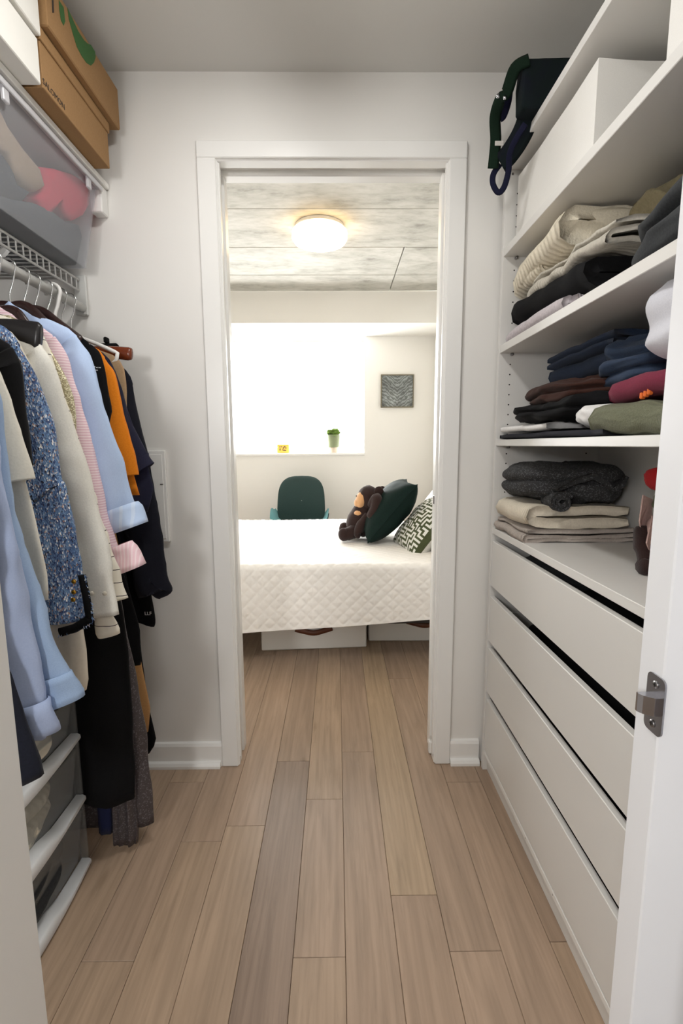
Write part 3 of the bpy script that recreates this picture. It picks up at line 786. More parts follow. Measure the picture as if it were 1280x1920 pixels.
bg = folded('burgundy_shirt', 'burgundy jersey with orange print folded on the sage green sweater', 'shirt', 'burgundy', (.545, .82, .755, .97, Z4+.064, Z4+.112), 2, 29, th=.017, wob=.008)
pr = MB()
for k in range(3):
    q = P(1203+7*k, 742-4*k, x=.543); pr.bbox((.5395, q.y-.0032, q.z-.006), (.549, q.y+.0032, q.z+.006), .002)
obj('print_letters', pr, M['orangeprint'], bg)
sw = MB(); crumple(sw, (.538, .85, .66, .925, Z4+.108, Z4+.262), 30, .026, 5, sq=3, nu=90, nv=50)
so = tag(obj('grey_sweatshirt', sw, M['greysweat'], smooth=True), 'bulky pale grey sweatshirt heaped on the burgundy jersey', 'sweatshirt')

# fifth shelf (z .883)
def ch(mb):
    pts = spiral(.62, Z5+.115, .034, 2.0, .014, a0=.5)
    ribbon(mb, pts, .012, 1.292, 1.36, 41, .003, 8)
    ribbon(mb, [(.60, Z5+.150), (.66, Z5+.176), (.70, Z5+.186), (.735, Z5+.170), (.76, Z5+.150), (.79, Z5+.162), (.80, Z5+.185)], .016, 1.292, 1.40, 42, .004, 8)
folded('grey_blanket', 'thin grey ribbed blanket at the bottom of the lowest pile', 'blanket', 'greyrib', (.522, .845, 1.305, 1.56, Z5, Z5+.042), 3, 42, th=.012, wob=.008, jit=.4)
folded('cream_sweater', 'cream knitted sweater folded under the charcoal marl sweater', 'sweater', 'creamknit2', (.532, .845, 1.31, 1.555, Z5+.044, Z5+.104), 2, 43, wob=.009)
lum = MB(); crumple(lum, (.520, .838, 1.300, 1.563, Z5+.100, Z5+.222), 44, .022, 6, sq=3.4, lay=2.0, nu=90, nv=50); ch(lum)
tag(obj('charcoal_sweater', lum, M['charknit'], smooth=True), 'charcoal marl sweater folded loosely on top of the cream sweater', 'sweater')
# soft fabric bouquet at the right end
fb = thing('felt_doll', 'soft felt doll with red cap, pink skirt and dark brown legs at the shelf end', 'doll', (.74, 1.02, Z5))
mb = MB(); crumple(mb, (.66, .83, .90, 1.06, Z5+.165, Z5+.24), 51, .012, 9, sq=2.2); obj('cap', mb, M['red'], fb, True)
mb = MB(); crumple(mb, (.685, .79, .94, 1.05, Z5+.115, Z5+.19), 52, .010, 12, sq=2.2); obj('collar', mb, M['sage'], fb, True)
for k, (x, y, z, a) in enumerate(((.672, 1.02, .122, .5), (.712, 1.00, .125, .2), (.672, .985, .082, .3), (.715, .975, .085, .1))):
    mb = MB(); slab_poly(mb, [(x-.034, y-.02, Z5+z-.012), (x-.006, y, Z5+z-.036), (x+.03, y+.01, Z5+z-.022), (x+.034, y+.014, Z5+z+.03), (x-.004, y+.004, Z5+z+.042)], (.3, 1, .1), .005); mb.rot(Matrix.Rotation(a*.5, 3, 'Z'), (x, y, Z5+z)); obj('skirt_petal', mb, M['pinkfelt'], fb)
mb = MB(); mb.tube(catmull([(.70, .995, Z5+.06), (.705, .995, Z5+.10), (.725, .99, Z5+.15)], 6), [.038]*7+[.030]*6, 14); obj('torso', mb, M['pinkfelt'], fb, True)
for k, x in enumerate((.665, .715)):
    mb = MB(); mb.tube(catmull([(x+.01, 1.02, Z5+.09), (x, 1.0, Z5+.05), (x-.005, .98, Z5+.02), (x-.02, .97, Z5+.018)], 5), [.022]*6+[.018]*10, 10); obj('leg', mb, M['plushbrown'], fb, True)
mb = MB(); crumple(mb, (.64, .70, .90, .965, Z5+.001, Z5+.036), 53, .004, 14, sq=2.2, nu=24, nv=14); obj('shoe', mb, M['pinkfelt'], fb, True)

# bag on top of the wardrobe
bg_ = thing('tote_bag', 'dark green and navy canvas tote bag with loose straps on the wardrobe top', 'bag', (.62, 1.35, 2.007))
mb = MB(); crumple(mb, (P(984, 104, y=1.33).x, .84, 1.335, 1.385, 2.008, P(984, 104, y=1.33).z), 61, .004, 5, sq=22, nu=96, nv=48); obj('body', mb, M['bagcanvas'], bg_, True)
yb_ = 1.40
def strap(px, ys, w, mat, name, th=.0015):
    pts = [P(u, v, y=y) for (u, v), y in zip(px, ys)]
    mb = MB(); pp = catmull(pts, 6); mb.tube(pp, w/2, 6, rb=th, bnorm=(.1, 1, 0)); return obj(name, mb, M[mat], bg_, True)
strap([(992, 112), (966, 128), (950, 172), (938, 186), (928, 220), (929, 265), (924, 316)], [1.33, 1.34, 1.36, 1.38, 1.42, 1.44, 1.45], .030, 'baggreen', 'shoulder_strap')
strap([(972, 126), (957, 150), (951, 190), (943, 215), (938, 222)], [1.36, 1.37, 1.40, 1.42, 1.43], .022, 'bagnavy', 'strap_lining')
strap([(994, 205), (984, 238), (970, 266), (952, 292), (938, 306)], [1.37, 1.39, 1.41, 1.43, 1.445], .055, 'bagcanvas', 'side_panel')
strap([(985, 232), (966, 262), (955, 290), (953, 320), (945, 350), (934, 361), (924, 345), (925, 326), (937, 308)], [1.36, 1.38, 1.40, 1.42, 1.43, 1.435, 1.44, 1.45, 1.46], .016, 'bagnavy', 'carry_loop')
mb = MB(); p = P(935, 270, y=1.43); mb.bbox((p.x-.012, p.y-.004, p.z-.006), (p.x+.012, p.y-.002, p.z+.006), .001); obj('label_tab', mb, M['greige'], bg_)
for u, v in ((933, 181), (946, 184)):
    mb = MB(); p = P(u, v, y=1.365); mb.lathe([(.005, -.004), (.005, .0), (.003, .002)], p, 12, axis='y'); obj('snap', mb, M['chrome'], bg_, True)

# ------------------------------------------------------------------ left side: shelves, boxes, bin
RX, RZ = -.805, 1.60
ws = thing('wire_shelf', 'white wire shelf with a ladder front lip above the clothes rod', 'shelf', (-.97, 1.1, 1.66))
SX, ST, SB, SY0, SY1 = -.815, 1.690, 1.652, .55, 1.60
proto = None
for k in range(37):
    y = SY1-.012-k*.0285
    if y < SY0: break
    if proto is None:
        mb = MB(); mb.tube([(XL+.004, y, ST), (SX, y, ST), (SX+.003, y, ST-.004), (SX+.003, y, SB)], .0022, 6); proto = obj('wire', mb, M['wire'], ws, True, origin=(SX, y, SB)); proto_y = y
    else:
        o = proto.copy(); COL.objects.link(o); o.location.y += y-proto_y
for x, z in ((SX+.005, ST-.006), (SX+.003, SB), (XL+.02, ST-.004), (-.97, ST-.004)):
    mb = MB(); mb.tube([(x, SY0, z), (x, SY1, z)], .0032, 8); obj('rail', mb, M['wire'], ws, True)
for y in (.93, 1.27):
    mb = MB(); mb.tube([(SX+.0, y, SB-.002), (XL+.006, y, SB-.28)], .011, 6, rb=.004, bnorm=(0, 1, 0)); obj('support_brace', mb, M['wire'], ws)
mb = MB(); mb.bbox((-.83, 1.602, 1.578), (-.79, 1.612, 1.700), .003); obj('end_bracket', mb, M['rod'], ws)
rd = MB(); rd.tube([(RX, .45, RZ), (RX, 1.601, RZ)], .0135, 14)
tag(obj('clothes_rod', rd, M['rod'], smooth=True), 'white metal clothes rod carrying the hangers under the wire shelf', 'rod')
us = thing('upper_shelf', 'white upper shelf board carrying the shoe boxes near the ceiling', 'shelf', (-.92, 1.1, 1.96))
obj('board', MB().bbox((XL+.002, .55, 1.951), (-.700, 1.612, 1.967), .002), M['melamine_edge'], us)
bk = MB(); bk.bbox((-.745, 1.572, 1.870), (-.708, 1.613, 1.9505), .003); obj('end_bracket', bk, M['trim'], us)
# shoe boxes
def shoebox(label, x0, x1, y0, y1, z0, z1, lidh, over, gapc, mats=('cardboard', 'cardboard')):
    e = thing('shoe_box', label, 'box', ((x0+x1)/2, (y0+y1)/2, z0))
    b = MB().bbox((x0, y0, z0), (x1, y1, z1-.003), .0015); obj('body', b, M[mats[0]], e)
    l = MB(); l.bbox((x0-over, y0-over, z1-lidh), (x1+over, y1+over, z1), .0015); ld = obj('lid', l, M[mats[1]], e)
    return e, ld
XF = -.655
e1, l1 = shoebox('brown shoe box with black printed lettering at the far end of the upper shelf', -.98, XF-.004, 1.21, 1.532, 1.969, 2.094, .029, .004, None)
e2, l2 = shoebox('larger brown shoe box with green print stacked highest near the ceiling', -.98, -.640, 1.215, 1.572, 2.0955, 2.206, .109, .001, None)
def letters(text, size, mat, parent, loc, rot, ext=.0003, name='lettering'):
    cu = bpy.data.curves.new('t', 'FONT'); cu.body = text; cu.size = size; cu.extrude = ext; cu.resolution_u = 2
    t = bpy.data.objects.new('t', cu); COL.objects.link(t); bpy.context.view_layer.update()
    me = bpy.data.meshes.new_from_object(t.evaluated_get(bpy.context.evaluated_depsgraph_get())); bpy.data.objects.remove(t)
    me.materials.clear(); me.materials.append(mat)
    o = bpy.data.objects.new(name, me); COL.objects.link(o); o.rotation_euler = rot
    if parent: o.parent = parent; o.location = Vector(loc)-ORG[parent]
    else: o.location = loc
    return o
q0, q1 = P(86, 181, x=XF), P(125, 216, x=XF)
LY0 = q0.y
letters('SALOMON', .0185, M['blackprint'], e1, (XF-.0036, P(85, 176, x=XF).y, 1.9775), (PI/2, 0, PI/2), name='printed_lettering')
def poly_x(x, px, th=.0006):
    pts = [P(u, v, x=x) for u, v in px]
    return slab_poly(MB(), pts, (1, 0, 0), th)
obj('green_print', poly_x(-.6388, [(126, 14), (146, 58), (157, 75), (163, 81), (170, 84), (178, 97), (179, 107), (176, 117), (170, 123), (162, 118), (153, 105), (144, 88), (136, 62), (129, 36)]), M['greenprint'], e2)
obj('green_print', poly_x(-.6388, [(110, 0), (119, 14), (122, 40), (119, 48), (114, 38), (111, 18)]), M['greenprint'], e2)
obj('black_mark', poly_x(-.6388, [(97, 0), (100, 0), (101, 24), (98, 24)]), M['blackprint'], e2)
# white lidded box in front
wb = thing('white_box', 'white lidded cardboard box hanging over the upper shelf edge at the left', 'box', (-.83, 1.0, 1.9685))
obj('body', MB().bbox((-1.02, .72, 1.9685), (XF-.004, 1.203, 2.062), .002), M['whitebox'], wb)
obj('lid', MB().bbox((-1.024, .715, 2.068), (XF+.003, 1.206, 2.195), .002), M['whitebox'], wb)
# frosted bin on the wire shelf
bn = thing('storage_bin', 'frosted plastic storage bin full of clothes standing on the wire shelf', 'bin', (-.93, 1.2, 1.694))
def taper(mb, a, b, z0, z1, t):
    """open tub: a = bottom rect, b = top rect (x0,x1,y0,y1)"""
    def rect(r, z, i=0): x0, x1, y0, y1 = r; return [(x0+i, y0+i, z), (x1-i, y0+i, z), (x1-i, y1-i, z), (x0+i, y1-i, z)]
    V = rect(a, z0)+rect(b, z1)+rect(b, z1, t)+rect(a, z0+t, t)
    F = [(3, 2, 1, 0)]
    for i in range(4):
        j = (i+1) % 4; F += [(i, j, 4+j, 4+i), (4+i, 4+j, 8+j, 8+i), (8+i, 8+j, 12+j, 12+i)]
    F.append((12, 13, 14, 15)); return mb.add(V, F)
BA, BB = (-1.09, -.752, .80, 1.535), (-1.11, -.716, .775, 1.562)
obj('tub', taper(MB(), BA, BB, 1.694, 1.931, .0025), M['bin'], bn)
lm = MB(); lm.bbox((-1.118, .765, 1.931), (-.706, 1.572, 1.9495), .004); lid = obj('lid', lm, M['binlid'], bn)
obj('lid_rim', MB().bbox((-.7055, .765, 1.926), (-.7015, 1.572, 1.940), .002), M['binlid'], lid)
for y in (1.15, 1.50):
    obj('clip', MB().bbox((-.714, y-.010, 1.900), (-.7058, y+.010, 1.932), .002), M['binlid'], bn)
def inbin(name, label, mat, px, x, dx, seed, amp=.01):
    """garment pressed against the front wall of the bin: outline on the wall, real depth behind it"""
    pts = [P(u, v, x=x) for u, v in px]; n = len(pts)
    c = sum(pts, Vector())/n; V = []
    rows = [(1, -dx), (1, -.012), (.93, 0), (.6, .003), (.25, .004)]
    for s_, d in rows:
        for p in pts:
            q = c+(p-c)*s_; zf = (q.z-1.694)/.25
            V.append(Vector((x+d-.026*(1-zf)+.004*nz(q, 18, seed), max(.80, q.y), max(1.6985, q.z))))
    mb = MB(); mb.grid(V, n, len(rows), wrapu=True, flip=True)
    o = len(mb.v); mb.v.append(Vector((x+.004-.026*(1-(c.z-1.694)/.25), c.y, c.z))); mb.f += [((len(rows)-1)*n+(i+1) % n, (len(rows)-1)*n+i, o) for i in range(n)]
    mb.v.append(Vector((x-dx, c.y, c.z))); mb.f += [(i, (i+1) % n, o+1) for i in range(n)]
    mb.f = [q[::-1] for q in mb.f]
    return tag(obj(name, mb, M[mat], smooth=True), label, 'clothing', 'clothes inside the frosted bin')
XB = -.738
inbin('pink_jersey', 'coral pink top pressed against the front of the frosted bin', 'hotpink', [(86, 313), (110, 316), (140, 326), (165, 342), (174, 360), (174, 385), (165, 405), (148, 415), (136, 408), (126, 390), (113, 372), (108, 385), (104, 404), (93, 402), (87, 380), (80, 372), (92, 360), (95, 350)], XB, .10, 1)
inbin('sand_jersey', 'sand coloured top slanting across the near end of the frosted bin', 'binbeige', [(-40, 150), (0, 200), (20, 235), (50, 280), (85, 320), (96, 352), (85, 360), (60, 350), (38, 325), (20, 285), (0, 275), (-40, 240)], XB, .08, 2)
inbin('slate_trousers', 'slate grey jersey trousers along the bottom of the frosted bin', 'bingrey', [(-40, 360), (0, 358), (40, 372), (80, 380), (112, 395), (135, 415), (160, 422), (168, 445), (166, 470), (166, 505), (120, 478), (60, 440), (0, 402), (-40, 380)], XB+.001, .22, 3)
inbin('dark_slate_top', 'dark slate top bunched low at the near end of the frosted bin', 'binnavy', [(-40, 240), (0, 275), (18, 290), (36, 318), (48, 350), (70, 362), (60, 380), (20, 375), (0, 370), (-40, 370)], XB-.003, .10, 4)
# plastic drawer tower on the floor
tw = thing('drawer_tower', 'clear plastic drawer tower with white rims standing on the floor at lower left', 'drawers', (-.87, 1.0, 0))
TX, TY0, TY1 = -.69, .78, 1.195
fmz = [.005, .200, .382, .530]
for k in range(3):
    z0, z1 = fmz[k], fmz[k+1]
    dw = thing('drawer', '', '', (-.87, 1.0, z0)); del dw['label']; del dw['category']
    dw.parent = tw; dw.location = Vector((0, 0, z0)); ORG[dw] = Vector((-.87, 1.0, z0))
    obj('tub', taper(MB(), (-1.08, TX-.03, TY0+.02, TY1-.02), (-1.09, TX-.012, TY0+.012, TY1-.012), z0+.02, z1-.022, .002), M['drawerplastic'], dw)
    # bowed front lip
    V = []; n = 15
    for j, (dxx, zz) in enumerate(((-.02, .002), (.004, .0), (.006, .004), (.005, .012), (-.002, .016), (-.02, .016))):
        for i in range(n):
            t = i/(n-1); bow = .012*math.sin(PI*t)
            hh = 1+1.1*math.exp(-((t-.45)/.2)**4)*(j >= 3)
            V.append((TX-.010+dxx+bow*(1 if dxx > -.02 else 0), TY0+(TY1-TY0)*t, z0+zz*hh))
    mb = MB(); mb.grid(V, n, 6, flip=True); obj('front_lip', mb, M['drawerlip'], dw, True, angle=50)
for a in fmz[1:]:
    pass
for x, y in ((TX-.034, TY1-.002), (TX-.034, TY0-.008), (-1.10, TY1-.002), (-1.10, TY0-.008)): obj('corner_post', MB().bbox((x, y, 0), (x+.02, y+.010, .535), .002), M['drawerplastic'], tw)
obj('side_wall', MB().box((-1.10, TY1-.004, .01), (TX-.03, TY1-.001, .535)), M['drawerplastic'], tw)
obj('top', MB().bbox((-1.10, TY0-.01, .536), (TX-.01, TY1+.01, .548), .003), M['drawerlip'], tw)
for k, mat, lab in ((0, 'dkgrey', 'dark grey clothes filling the lowest clear plastic drawer'), (1, 'creamknit', 'cream and beige knits filling the middle clear plastic drawer'), (2, 'ivory', 'ivory clothes filling the upper clear plastic drawer')):
    lump('drawer_contents', lab, 'clothing', mat, (-1.06, TX-.022, TY0+.03, TY1-.035, fmz[k]+.026, fmz[k+1]-.035), 70+k, .026, 9, lay=2, nu=90, nv=44, sq=4)

# ------------------------------------------------------------------ hanging clothes
XC = RX
def resample(pts, step=.014):
    out = [pts[0]]; acc = 0
    for a, b in zip(pts[:-1], pts[1:]):
        L = (b-a).length; n = max(1, int(L/step))
        for k in range(1, n+1): out.append(a+(b-a)*k/n)
    return out
def body(mb, right, y, th, seed, fold=.010, k0=4, nx=26, left=None):
    """garment body: right = outline (Vector x,z) from neck down to hem, mirrored about the rod unless left is given"""
    zt, zb = right[0].z, right[-1].z
    def xat(o, z):
        if z >= o[0].z: return o[0].x
        for a, b in zip(o[:-1], o[1:]):
            if b.z <= z <= a.z: return b.x if abs(a.z-b.z) < 1e-6 else a.x+(b.x-a.x)*(a.z-z)/(a.z-b.z)
        return o[-1].x
    rows = max(8, int((zt-zb)/.022)); V = []; n2 = 2*nx
    for j in range(rows+1):
        t = j/rows; z = zt+(zb-zt)*(t**1.15)
        xr = xat(right, z); xl = xat(left, z) if left else 2*XC-xr
        xr += .004*nz((0, y*3, z), 9, seed); w_ = (xr-xl)/2; xm = (xr+xl)/2
        hang = sm(0, .45, zt-z); tt = .007+(th-.007)*sm(0, .12, zt-z)
        for i in range(n2):
            a = 2*PI*i/n2; ca, sa = math.cos(a), math.sin(a)
            xi = math.copysign(abs(ca)**.55, ca); e = math.copysign(abs(sa)**.8, sa)
            fo = fold*hang*(math.sin(k0*PI*xi+seed+1.5*nz((xi, z, 0), 2.5, seed))+.6*math.sin(2.3*k0*xi+2*seed+2*nz((xi, z, 3), 3, seed)))*min(1, (1-abs(xi))*4+.25)
            V.append((xm+xi*w_, y+e*tt+fo*(1 if sa >= 0 else .9)+.3*fold*hang*nz((xi*3, z*4, y), 3, seed+4), z-.012*fold*0))
    o = len(mb.v); mb.grid(V, n2, rows+1, wrapu=True, flip=True)
    mb.f.append(tuple(o+i for i in range(n2))); mb.f.append(tuple(o+rows*n2+i for i in range(n2))[::-1])
def sleeve(mb, outer, hw0, hw1, y, hy, seed, mirror=False, wr=.0045, n=18, open_=True):
    pts = resample(catmull(outer, 5), .013); m = len(pts); V = []
    for i, p in enumerate(pts):
        t = i/(m-1); hw = hw0+(hw1-hw0)*t
        a = pts[max(i-1, 0)]; b = pts[min(i+1, m-1)]; tg = (b-a).normalized(); nn = Vector((-tg.z, 0, tg.x))
        if nn.x > 0: nn = -nn
        sg = i*.013; hw *= .30+.70*sm(0, .13, sg); hyl = hy*(.35+.65*sm(0, .10, sg))
        c = p+nn*hw
        for k in range(n):
            an = 2*PI*k/n; ca, sa = math.cos(an), math.sin(an)
            q = c+nn*(-ca*hw)+Vector((0, 1, 0))*(sa*hyl)
            d = wr*(ridge(Vector((q.x*1.2, q.y, q.z*.9+q.x*.5)), 14, seed)-.5)*sm(.03, .2, t)
            d += .0062*sm(.05, .3, t)*math.sin(3*an+seed*1.7+3*nz((0, 0, q.z), 3, seed))*(1 if wr else 0)
            q = q+(q-c).normalized()*d
            V.append(q)
    if open_:
        for i in range(n):    # turned-in hem
            q = V[(m-1)*n+i]; c = pts[-1]+Vector((-hw1, 0, 0)); V.append(c+(q-c)*.82+Vector((0, 0, .002)))
        for i in range(n):
            q = V[(m-1)*n+i]; c = pts[-1]+Vector((-hw1, 0, 0)); V.append(c+(q-c)*.78+Vector((0, 0, .03)))
    R_ = m+(2 if open_ else 0)
    for q in V: q.y += y
    if mirror:
        for q in V: q.x = 2*XC-q.x
    o = len(mb.v); mb.grid(V, n, R_, wrapu=True, flip=not mirror)
    mb.f.append(tuple(o+i for i in range(n))[::-1 if mirror else 1]); mb.f.append(tuple(o+(R_-1)*n+i for i in range(n))[::1 if mirror else -1])
    return pts
def px3(px, y): return [P(u, v, y=y) for u, v in px]
def flat(pts): return [Vector((p.x, 0, p.z)) for p in pts]
HANG = {}
def hanger(label, y, kind, xr=None, tip=None, sh=0, cat='hanger', bar=False, ztop=1.522):
    e = thing('clothes_hanger', label, cat, (XC, y, 1.44), 'hangers on the clothes rod')
    xr = xr if xr is not None else .205
    hk = MB(); pts = []
    for k in range(13):
        a = math.radians(-35+k*20); pts.append((XC+.0205*math.cos(a), y, RZ+.0005+.0205*math.sin(a)-.006+.006))
    r = .0062 if kind == 'whitetube' else .0021
    pts = [(XC, y, ztop), (XC, y, 1.535), (XC+.010, y, 1.562), (XC+.0168, y, RZ-.013)]+pts[1:]
    hk.tube(catmull(pts, 3), r if kind != 'whitetube' else .0055, 8); obj('hook', hk, M['whitetube' if kind == 'whitetube' else 'steel'], e, True)
    ar = MB()
    tp = tip or Vector((XC+xr, y, 1.438))
    half = [Vector((XC, y, ztop)), Vector((XC+.04, y, ztop-.006)), Vector((XC+(tp.x-XC)*.62, y, ztop+(tp.z-ztop)*.50)), Vector((tp.x, y, tp.z))]
    h2 = [Vector((2*XC-p.x, y, p.z)) for p in half]
    line = catmull(h2[::-1]+half[1:], 5)
    if kind == 'whitetube':
        lo = [Vector((tp.x-.004, y, tp.z-.02)), Vector((tp.x-.02, y, tp.z-.028)), Vector((2*XC-tp.x+.02, y, tp.z-.028)), Vector((2*XC-tp.x+.004, y, tp.z-.02))]
        ar.tube(line+lo, .0058, 8, closed=True)
    else:
        n = len(line); kb = 1.7 if (kind == 'blackplastic' and bar) else 1; ws = [.008*kb+.012*kb*abs(2*i/(n-1)-1)**.7*(1 if abs(2*i/(n-1)-1) < .97 else .7) for i in range(n)]
        ar.tube(line, ws, 10, rb=[.0055+.004*abs(2*i/(n-1)-1) for i in range(n)], bnorm=(0, 1, 0))
    obj('shoulder_bar', ar, M[kind], e, True)
    if bar:
        b = MB(); b.tube([(2*XC-tp.x+.03, y, tp.z-.035), (tp.x-.03, y, tp.z-.035)], .005, 8); obj('trouser_bar', b, M[kind], e, True)
    return e
def garment(name, label, cat, mat, y, outer, hem=None, sl=None, hw=(.07, .05), hy=.021, th=.016, seed=1, fold=.009, hanger_kind=None, hlabel=None, bodyright=None, k0=4, group='clothes hanging on the left rod', lift=0, tip=None):
    """outer: photo outline of the right edge at depth y; sl: index in outer where the sleeve starts (None = sleeveless)"""
    pts = flat(px3(outer, y))
    mb = MB()
    if sl is None:
        br = pts if hem is None else pts+[Vector((pts[-1].x, 0, hem))]
    else:
        sh_ = pts[sl]; br = pts[:sl+1]+[Vector((sh_.x-.018, 0, sh_.z-.10)), Vector((sh_.x-.03, 0, sh_.z-.22)), Vector((sh_.x-.035, 0, hem))]
    if bodyright: br = pts[:(sl if sl is not None else 0)+1]+flat(px3(bodyright, y))
    # keep z strictly falling
    bb = [br[0]]
    for p in br[1:]:
        if p.z < bb[-1].z-.002: bb.append(p)
    body(mb, bb, y, th, seed, fold, k0)
    end = None
    if sl is not None:
        so_ = pts[sl:]
        end = sleeve(mb, so_, hw[0], hw[1], y-.006, hy, seed+2)
        sleeve(mb, so_, hw[0], hw[1], y-.006, hy, seed+5, mirror=True)
    o = obj(name, mb, M[mat], smooth=True)
    tag(o, label, cat, group)
    if hanger_kind:
        k_ = pts[sl] if sl is not None else pts[min(2, len(pts)-1)]
        hanger(hlabel, y, hanger_kind, tip=tip or Vector((k_.x-.03, y, k_.z-.022+lift)), ztop=min(1.522, pts[0].z-.008+lift), bar=bool(tip) and hanger_kind == 'blackplastic')
    return o, pts
def cuff(parent, mat, y, ctr_px, a_px, w_in, hy, seed, name='cuff'):
    """turned-up cuff: short flared tube from ctr_px (two photo points) """
    a, b = P(*ctr_px[0], y=y), P(*ctr_px[1], y=y)
    mb = MB(); n = 22; V = []; steps = 8
    tg = (b-a).normalized(); nn = Vector((tg.z, 0, -tg.x)).normalized(); bn = Vector((0, 1, 0))
    prof = [(0, .86), (.02, 1.0), (.25, 1.02), (.5, 1.03), (.8, 1.03), (1, 1.01), (1.0, .90), (.6, .84)]
    for t, s_ in prof:
        c = a+(b-a)*t; w = (w_in[0]+(w_in[1]-w_in[0])*t)*s_
        for k in range(n):
            an = 2*PI*k/n
            q = c+nn*(w*math.cos(an))+bn*(hy*s_*math.sin(an))
            q += (q-c).normalized()*(.005*(ridge(q, 18, seed)-.5)+.003*math.sin(2*an+seed+5*t)); V.append(q)
    mb.grid(V, n, len(prof), wrapu=True)
    return obj(name, mb, M[mat], parent, True)
def button(parent, mat, u, v, y, r, name='button', dy=-.002):
    p = P(u, v, y=y); mb = MB(); mb.lathe([(r, 0), (r, -.0015), (r*.8, -.0028), (0, -.0028)], (p.x, p.y+dy, p.z), 14, axis='y'); return obj(name, mb, M[mat], parent, True)

H = 'blackplastic'
# nearest first
garment('navy_coat', 'navy wool coat hanging nearest the camera at the left edge', 'coat', 'navy', .79, [(-190, 590), (-60, 640), (-25, 760), (0, 1180), (22, 1275), (50, 1365), (80, 1453)], hem=.60, sl=1, hw=(.08, .07), hy=.026, seed=3, hanger_kind=H, hlabel='black hanger holding the navy coat nearest the camera')
oV, _ = garment('lavender_shirt', 'pale lavender-blue shirt with buttoned cuff beside the navy coat', 'shirt', 'lavblue', .835, [(-165, 590), (-45, 640), (-15, 740), (12, 880), (34, 980), (50, 1070), (66, 1200), (80, 1290), (90, 1352), (80, 1384)], hem=.62, sl=1, hw=(.075, .045), hy=.022, seed=5, hanger_kind='darkwood', hlabel='dark wooden hanger holding the lavender-blue shirt')
oC, _ = garment('chambray_shirt', 'light blue chambray shirt with a wide cuff behind the lavender one', 'shirt', 'chambray', .875, [(-140, 588), (-30, 640), (0, 730), (18, 860), (40, 965), (64, 1055), (90, 1125), (114, 1205), (135, 1262), (148, 1299)], hem=.64, sl=1, hw=(.075, .058), hy=.023, seed=7, hanger_kind='darkwood', hlabel='dark wooden hanger holding the chambray shirt')
cuff(oV, 'lavblue', .829, ((58, 1316), (73, 1376)), None, (.036, .036), .022, 11)
cuff(oC, 'chambray', .869, ((92, 1268), (112, 1318)), None, (.047, .050), .023, 12)
o4, _ = garment('cream_blouse', 'cream short-sleeved blouse in front of the black velvet jacket', 'blouse', 'cream', .925, [(-120, 588), (-22, 640), (2, 705), (14, 739), (37, 804), (60, 868), (68, 897)], sl=1, hem=.70, hw=(.085, .075), hy=.022, seed=9, bodyright=[(10, 720), (30, 860), (48, 910), (64, 966), (77, 1027), (88, 1086), (89, 1125)], hanger_kind=H, hlabel='black hanger holding the cream short-sleeved blouse')
garment('velvet_jacket', 'black velvet jacket between the cream blouse and blue tweed', 'jacket', 'velvet', .975, [(-90, 595), (0, 632), (27, 652), (41, 675), (48, 694), (54, 740), (62, 808), (70, 872)], sl=2, hem=.98, hw=(.075, .065), hy=.022, seed=11, hanger_kind=H, hlabel='black hanger holding the black velvet jacket')
oT, pT = garment('tweed_jacket', 'blue and white tweed jacket with black fringed trim and gold buttons', 'jacket', 'tweed', 1.03, [(-60, 585), (0, 606), (24, 626), (38, 648), (60, 686), (81, 730), (93, 774), (104, 826), (114, 896), (122, 913), (136, 980), (147, 1038), (155, 1080), (165, 1110), (172, 1158)], sl=3, hem=.70, hw=(.075, .075), hy=.024, seed=13, hanger_kind=H, hlabel='black hanger holding the blue tweed jacket')
tr = MB(); a, b, c = P(112, 1186, y=1.002), P(170, 1160, y=1.002), P(156, 1078, y=1.002)
tr.tube(resample([a, P(140, 1178, y=1.0), b], .006), .010, 8, rb=.004, bnorm=(0, 1, 0)); tr.tube(resample([P(168, 1160, y=1.002), P(162, 1120, y=1.001), P(153, 1078, y=1.003)], .006), .009, 8, rb=.004, bnorm=(0, 1, 0)); obj('black_trim', tr, M['black'], oT, True)
fg = MB(); rnd = random.Random(4)
for A, B in ((P(110, 1191, y=1.0), P(171, 1168, y=1.0)), (P(174, 1162, y=1.0), P(158, 1078, y=1.0))):
    for k in range(40):
        p = A.lerp(B, k/39); d = Vector((rnd.uniform(-.003, .006), rnd.uniform(-.003, .003), rnd.uniform(-.007, -.001)))
        fg.tube([p, p+d], .0007, 4)
fo_ = obj('fringe', fg, M['tweed'], oT); fo_['kind'] = 'stuff'
for u, v in ((139, 1090), (139, 1110), (138, 1124)): button(oT, 'gold', u, v, 1.003, .0052, dy=-.001)
oL, _ = garment('linen_shirt', 'white linen shirt with long sleeve and buttoned cuff behind the tweed', 'shirt', 'linen', 1.095, [(-30, 606), (30, 628), (62, 640), (80, 648), (97, 672), (114, 710), (125, 739), (141, 792), (159, 838), (171, 882), (183, 929), (196, 976), (210, 1033), (217, 1086), (228, 1148)], sl=3, hem=.74, hw=(.07, .052), hy=.022, seed=15, hanger_kind='blackplastic', hlabel='wide black hanger with a trouser bar holding the white linen shirt', tip=P(76, 634, y=1.095))
for u, v in ((173, 1112), (197, 1112)): button(oL, 'ivory', u, v, 1.071, .0052)
garment('ivory_dress', 'long ivory silk dress whose hem shows below the tweed sleeve', 'dress', 'ivory', 1.062, [(-40, 596), (30, 625), (60, 690), (90, 800), (120, 950), (150, 1130), (164, 1215), (166, 1276), (162, 1292)], seed=17, th=.02, hanger_kind='darkwood', hlabel='dark wooden hanger holding the long ivory dress')
